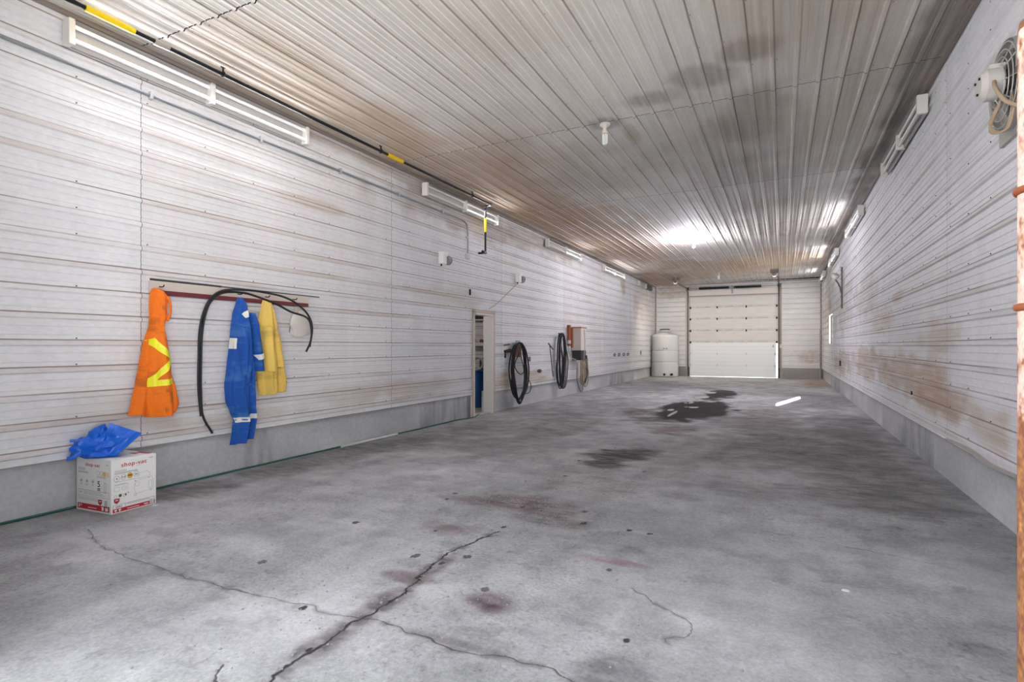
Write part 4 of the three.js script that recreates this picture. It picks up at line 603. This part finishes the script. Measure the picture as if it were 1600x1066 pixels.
single('foam_chip', 'small white chip alone on the floor at the right', 'scrap', new THREE.SphereGeometry(0.02, 12, 8, 0, 7, 0, 1.57).scale(1.2, 0.5, 0.8), M(0xd8d8da, 0.7), [0.34, 0.001, -3.86]);
single('garden_hose', 'thin green hose lying along the foot of the left curb', 'hose', tube([...Array(24)].map((_, k) => V(CL + 0.02 + 0.012 * hash(k, 4), 0.012, mix(ZF - 0.1, -9.4, k / 23))).concat([V(-5.62, 0.012, -9.9), V(-5.7, 0.03, -10.3)]), 0.011, 200, 8), M(0x2e6a58, 0.5));
single('loose_tube', 'white lamp tube lying on the floor against the left curb', 'lamp tube', [cyl(V(-5.655, 0.02, -6.2), V(-5.635, 0.02, -7.42), 0.019), cyl(V(-5.6553, 0.02, -6.18), V(-5.655, 0.02, -6.2), 0.02), cyl(V(-5.635, 0.02, -7.42), V(-5.6347, 0.02, -7.44), 0.02)], M(0xd9d9d8, 0.35));

// ---------------------------------------------------------------- hose coils on the left wall
function coil(z, y, rz, ry, n, r, jitter, s0) {
  const pts = []; for (let k = 0; k < n * 16; k++) { const a = k / 16 * Math.PI * 2 + Math.PI / 2, l = Math.floor(k / 16); const j = 1 + (hash(l, s0) - 0.5) * jitter * 1.5, jb = (hash(l, s0 + 9) - 0.5) * jitter * 1.4, jz = (hash(l, s0 + 17) - 0.5) * rz * jitter * 0.9;
    pts.push(V(XL + 0.05 + 0.1 * hash(k >> 2, s0 + 3) * 0.5 + 0.1 * hash(l, s0 + 5), y + ry * Math.sin(a) * (Math.sin(a) < 0 ? 1 + jb * 0.5 : 1 - Math.abs(jb) * 0.12), z + rz * Math.cos(a) * j + jz)); }
  return tube(pts, r, n * 64, 8);
}
const hc = thing('hose_coil', 'large coil of black hoses on a wall hook right of the doorway', 'hose', [0, 0, 0]);
part(hc, 'coil', coil(-11.92, 0.86, 0.4, 0.68, 8, 0.017, 0.4, 21), rubber);
part(hc, 'thin_tail', tube([V(XL + 0.1, 1.0, -12.25), V(XL + 0.1, 0.75, -12.4), V(XL + 0.12, 0.5, -12.62), V(XL + 0.12, 0.34, -12.55), V(XL + 0.1, 0.3, -12.2)], 0.009, 50), rubber);
part(hc, 'inner_loop', tube([V(XL + 0.12, 1.3, -11.95), V(XL + 0.12, 1.0, -11.7), V(XL + 0.13, 0.8, -11.95), V(XL + 0.12, 0.85, -12.2), V(XL + 0.12, 1.2, -12.05)], 0.012, 50), rubber);
part(hc, 'wall_hook', [box(XL + 0.019, XL + 0.14, 1.5, 1.53, -11.75, -11.95), box(XL + 0.12, XL + 0.14, 1.5, 1.58, -11.75, -11.95)], galv);
single('hook_board', 'rusty brown backing board behind the large hose coil', 'board', rbox(0.02, 0.3, 0.36, 0.004), M(0x8c6248, 0.7), [XL + 0.032, 1.34, -12.05]);
const nz = thing('hose_nozzle', 'black hose nozzle cluster at the near side of the large coil', 'nozzle', [XL + 0.06, 1.33, -11.3]);
part(nz, 'nozzle_body', [cyl(V(0, 0, 0), V(0.06, 0.02, -0.16), 0.03, 0.045), cyl(V(0, 0.14, 0.02), V(0.03, 0.16, -0.2), 0.014)], blackSteel); part(nz, 'grip', cyl(V(0.01, -0.02, -0.02), V(0.02, -0.14, 0.02), 0.022), blackSteel);
const hc2 = thing('hose_coil', 'narrow tall coil of black hose left of the white wall unit', 'hose', [0, 0, 0]);
part(hc2, 'coil', coil(-14.72, 1.08, 0.26, 0.74, 7, 0.016, 0.4, 55), rubber);
part(hc2, 'spray_wand', [cyl(V(XL + 0.08, 1.5, -13.95), V(XL + 0.06, 0.62, -14.25), 0.012), cyl(V(XL + 0.09, 1.52, -13.85), V(XL + 0.08, 1.36, -14.2), 0.018)], M(0x55585c, 0.5, 0.4));
part(hc2, 'pale_loop', tube([V(XL + 0.1, 1.5, -15.0), V(XL + 0.12, 1.7, -14.85), V(XL + 0.12, 1.3, -14.65), V(XL + 0.1, 0.75, -14.6)], 0.012, 40), M(0xb7b7b8, 0.5));
const un = thing('hanging_cabinet', 'white wall unit with a dark base hung between the hose coils and tan hose', 'machine', [XL + 0.02, 0, -16.1]);
part(un, 'cabinet', rbox(0.3, 0.68, 0.5, 0.02, 0.15, 1.66, 0), M(0xd8d0cb, 0.5)); part(un, 'dark_base', rbox(0.28, 0.3, 0.47, 0.015, 0.15, 1.18, 0), M(0x2c2930, 0.5)); part(un, 'front_cord', tube([V(0.31, 1.93, 0.02), V(0.32, 1.6, -0.05), V(0.33, 1.3, 0.04), V(0.31, 1.06, 0.03)], 0.012, 30), M(0xc9c5c2, 0.5)); part(un, 'lid', rbox(0.32, 0.04, 0.52, 0.008, 0.15, 2.0, 0), M(0xa9826c, 0.6));
const cp = thing('rusty_pipe', 'rusty brown upright pipe beside the white wall unit', 'pipe', [XL + 0.07, 0, -15.5]);
part(cp, 'pipe', [cyl(V(0, 1.45, 0), V(0, 2.06, 0), 0.05), cyl(V(0.03, 1.4, -0.16), V(0.03, 1.98, -0.16), 0.035)], M(0x93532c, 0.5, 0.3)); part(cp, 'drain_tube', tube([V(0, 1.45, 0), V(0.01, 1.25, 0.0), V(0.04, 1.1, -0.12), V(0.1, 1.05, -0.3)], 0.016, 24), M(0xb9b5b2, 0.4, 0.3)); part(cp, 'coupling', cyl(V(0, 1.52, 0), V(0, 1.62, 0), 0.056), M(0xd9d4cf, 0.4));
const tn = thing('tan_hose', 'tan and grey hose bundle hanging under the wall unit', 'hose', [0, 0, 0]);
part(tn, 'bundle', coil(-16.72, 0.66, 0.2, 0.42, 5, 0.016, 0.6, 80), M(0xa08f7a, 0.6)); part(tn, 'lower_loop', tube([V(XL + 0.12, 0.97, -16.1), V(XL + 0.12, 0.5, -16.05), V(XL + 0.14, 0.1, -16.3), V(XL + 0.14, 0.08, -16.5), V(XL + 0.12, 0.5, -16.6)], 0.014, 50), M(0x77716c, 0.6)); part(tn, 'dark_strand', tube([V(XL + 0.1, 1.15, -17.0), V(XL + 0.1, 0.8, -17.1), V(XL + 0.11, 0.5, -17.0), V(XL + 0.12, 0.3, -16.8)], 0.03, 30), M(0x3a352f, 0.6));
const wh = thing('white_hose', 'short white hose hanging straight below the wall unit', 'hose', [0, 0, 0]); part(wh, 'hose', tube([V(XL + 0.2, 1.0, -15.98), V(XL + 0.2, 0.8, -15.96), V(XL + 0.2, 0.6, -15.98)], 0.035, 20), M(0xc6c6c8, 0.5));

// ---------------------------------------------------------------- water tank
const tank = thing('water_tank', 'tall cloudy white plastic water tank in the far left corner', 'tank', [-5.05, 0, -27.42]);
part(tank, 'tank_shell', lathe([[0, 0.01], [0.6, 0.01], [0.63, 0.04], [0.63, 0.66], [0.6, 0.68], [0.6, 0.71], [0.63, 0.73], [0.63, 1.2], [0.6, 1.22], [0.6, 1.25], [0.63, 1.27], [0.63, 1.78], [0.622, 1.8], [0.63, 1.82], [0.63, 1.93], [0.6, 1.98], [0.25, 2.1], [0.22, 2.1], [0, 2.1]], 48), M(0xdddede, 0.35));
part(tank, 'lid', lathe([[0, 2.24], [0.2, 2.24], [0.23, 2.22], [0.23, 2.18], [0.21, 2.17], [0.21, 2.09], [0, 2.09]], 32), M(0xd4d3d0, 0.4)); part(tank, 'lid_rim', new THREE.TorusGeometry(0.21, 0.03, 8, 32).rotateX(Math.PI / 2).translate(0, 2.24, 0), M(0x3a3735, 0.5));
for (const a of [0.15, 0.62]) part(tank, 'outlet_valve', [cyl(V(Math.sin(a) * 0.6, 0.12, Math.cos(a) * 0.6), V(Math.sin(a) * 0.75, 0.12, Math.cos(a) * 0.75), 0.05), rbox(0.1, 0.06, 0.05, 0.008, Math.sin(a) * 0.74, 0.15, Math.cos(a) * 0.74)], blackSteel);
for (const dx of [-0.05, 0.07]) part(tank, 'marking', rbox(0.07, 0.035, 0.012, 0.003, dx + 0.12, 1.34, 0.622), M(0x55555a, 0.6));

// ---------------------------------------------------------------- right wall: fan, lamp bracket, small marks
const fan = thing('exhaust_fan', 'exhaust fan with a white motor and wire guard high on the right wall', 'fan', [XR, 3.38, -5.34]);
part(fan, 'mounting_plate', box(-0.03, 0.0, -0.38, 0.32, -0.3, 0.4), M(0xb5b0aa, 0.6));
part(fan, 'wire_guard', [0.1, 0.15, 0.2, 0.25, 0.3].map((r) => new THREE.TorusGeometry(r, 0.004, 6, 40).rotateY(Math.PI / 2).translate(-0.09 - (0.3 - r) * 0.2, 0, 0)).concat([0, 1, 2, 3, 4, 5, 6, 7].map((k) => { const a = k * Math.PI / 4; return cyl(V(-0.03, Math.cos(a) * 0.31, Math.sin(a) * 0.31), V(-0.14, Math.cos(a) * 0.08, Math.sin(a) * 0.08), 0.004, 0.004, 6); })), M(0xcac7c3, 0.4, 0.3));
part(fan, 'fan_blades', [0, 1, 2, 3].map((k) => rbox(0.012, 0.24, 0.1, 0.004, 0, 0.13, 0).rotateY(0.4).rotateX(k * Math.PI / 2).translate(-0.055, 0, 0)), M(0x6d6b6a, 0.5, 0.3));
part(fan, 'shroud', new THREE.CylinderGeometry(0.32, 0.33, 0.06, 36, 1, true).rotateZ(Math.PI / 2).translate(-0.055, 0, 0), M(0xb9b7b6, 0.4, 0.3));
const mot = part(fan, 'motor', [cyl(V(-0.1, 0.02, 0), V(-0.2, 0.02, 0), 0.115, 0.115, 28), cyl(V(-0.2, 0.02, 0), V(-0.235, 0.02, 0), 0.115, 0.085, 28), rbox(0.1, 0.06, 0.1, 0.01, -0.13, 0.13, 0)], M(0xd4d0cb, 0.42));
part(mot, 'bolts', [[0.05, 0.04], [-0.05, 0.04], [0.0, -0.06]].map(([a, b]) => cyl(V(-0.23, 0.02 + b, a), V(-0.245, 0.02 + b, a), 0.01)), blackSteel);
part(fan, 'power_cord', [tube([V(-0.17, 0.0, 0.115), V(-0.18, -0.06, 0.17), V(-0.14, -0.2, 0.25), V(-0.05, -0.3, 0.34)], 0.014, 30), ...[0, 1, 2].map((k) => tube([V(-0.1, -0.1, 0.0 + k * 0.03), V(-0.16, -0.28 - k * 0.02, -0.02), V(-0.1, -0.36, 0.08 + k * 0.03), V(-0.08, -0.22, 0.14 + k * 0.03), V(-0.07, -0.08, 0.1)], 0.008, 40))], M(0xb59f84, 0.6));
const lb = thing('bracket_lamp', 'work lamp on a bent wall bracket, right wall past the middle', 'lamp', [XR - 0.02, 0, -18.4]);
part(lb, 'wall_rail', [box(-0.04, 0, 2.52, 3.72, -0.02, 0.02), ...[2.6, 2.85, 3.1, 3.35, 3.6].map((y) => box(-0.05, -0.01, y - 0.02, y + 0.02, -0.05, 0.05))], M(0x6b6461, 0.5, 0.3)); part(lb, 'arm', tube([V(-0.03, 2.95, 0), V(-0.06, 3.1, 0.0), V(-0.12, 3.25, -0.02), V(-0.2, 3.38, -0.05)], 0.02, 20), M(0x5c5653, 0.5, 0.3)); part(lb, 'lamp_head', lathe([[0, -0.07], [0.06, -0.07], [0.1, 0.05], [0, 0.05]], 20).rotateX(0.9).translate(-0.19, 3.42, -0.02), M(0xdedbd8, 0.4)); part(lb, 'top_clamp', rbox(0.08, 0.07, 0.08, 0.01, -0.04, 3.72, 0), M(0xd5d2cf, 0.4));
single('rust_hole', 'small rust-edged tear low on the right wall', 'hole', rbox(0.012, 0.1, 0.05, 0.004), M(0x3a2a20, 0.8), [XR - 0.005, 0.8, -9.1]);
single('dark_outlet', 'small dark outlet low on the right wall before the window', 'outlet', rbox(0.04, 0.16, 0.09, 0.006), M(0x3c3a3a, 0.6), [XR - 0.035, 0.95, -19.0]);
single('corner_conduit', 'thin pale conduit standing in the far right corner', 'conduit', cyl(V(XR - 0.06, 0.0, ZB + 0.2), V(XR - 0.06, 2.2, ZB + 0.2), 0.025), M(0xa69b94, 0.5));
const sb = thing('switch_box', 'small white push-button box on the post right of the overhead door', 'switch', [GD.x1 + 0.12, 1.45, ZB + 0.07]); part(sb, 'cover', rbox(0.1, 0.16, 0.06, 0.01), white); part(sb, 'button', cyl(V(0, 0.03, 0.03), V(0, 0.03, 0.045), 0.015), M(0x8a3030, 0.5));
// ---------------------------------------------------------------- rusty guard post at the entrance
{ const rust = texture(256, 1024, (u, v) => { const y = v * 2.1, n = fbm(u * 14, v * 70, 4), e = fbm(u * 30 + 3, v * 160, 3), pale = sstep(0.4, 0.66, n * 0.5 + 0.36 * sstep(0.8, 1.5, y + (fbm(u * 4, v * 12, 3) - 0.5) * 1.4) + (e - 0.5) * 0.3), k = (vnoise(u * 90, v * 300) - 0.5) * 34, ru = [mix(104, 172, e), mix(60, 122, e), mix(48, 66, e)]; return [mix(ru[0], 208, pale) + k, mix(ru[1], 178, pale) + k, mix(ru[2], 166, pale) + k * 0.8]; });
  const post = thing('guard_post', 'rusty steel guard post with worn pale paint at the right edge of the entrance', 'post', [0.497, 0, -1.5]);
  const rm = new THREE.MeshStandardMaterial({ map: rust, roughness: 0.8, bumpMap: rust, bumpScale: 0.003 });
  part(post, 'pipe', new THREE.CylinderGeometry(0.057, 0.057, 2.1, 40, 24, true).translate(0, 1.05, 0), rm); part(post, 'cap', lathe([[0.057, 2.1], [0.054, 2.118], [0.035, 2.13], [0, 2.133]], 32), rm);
  for (const y of [1.53, 1.77]) part(post, 'weld_band', new THREE.TorusGeometry(0.057, 0.008, 8, 32).rotateX(Math.PI / 2).translate(0, y, 0), M(0x8a4a26, 0.85));
}
renderer.render(scene, camera);
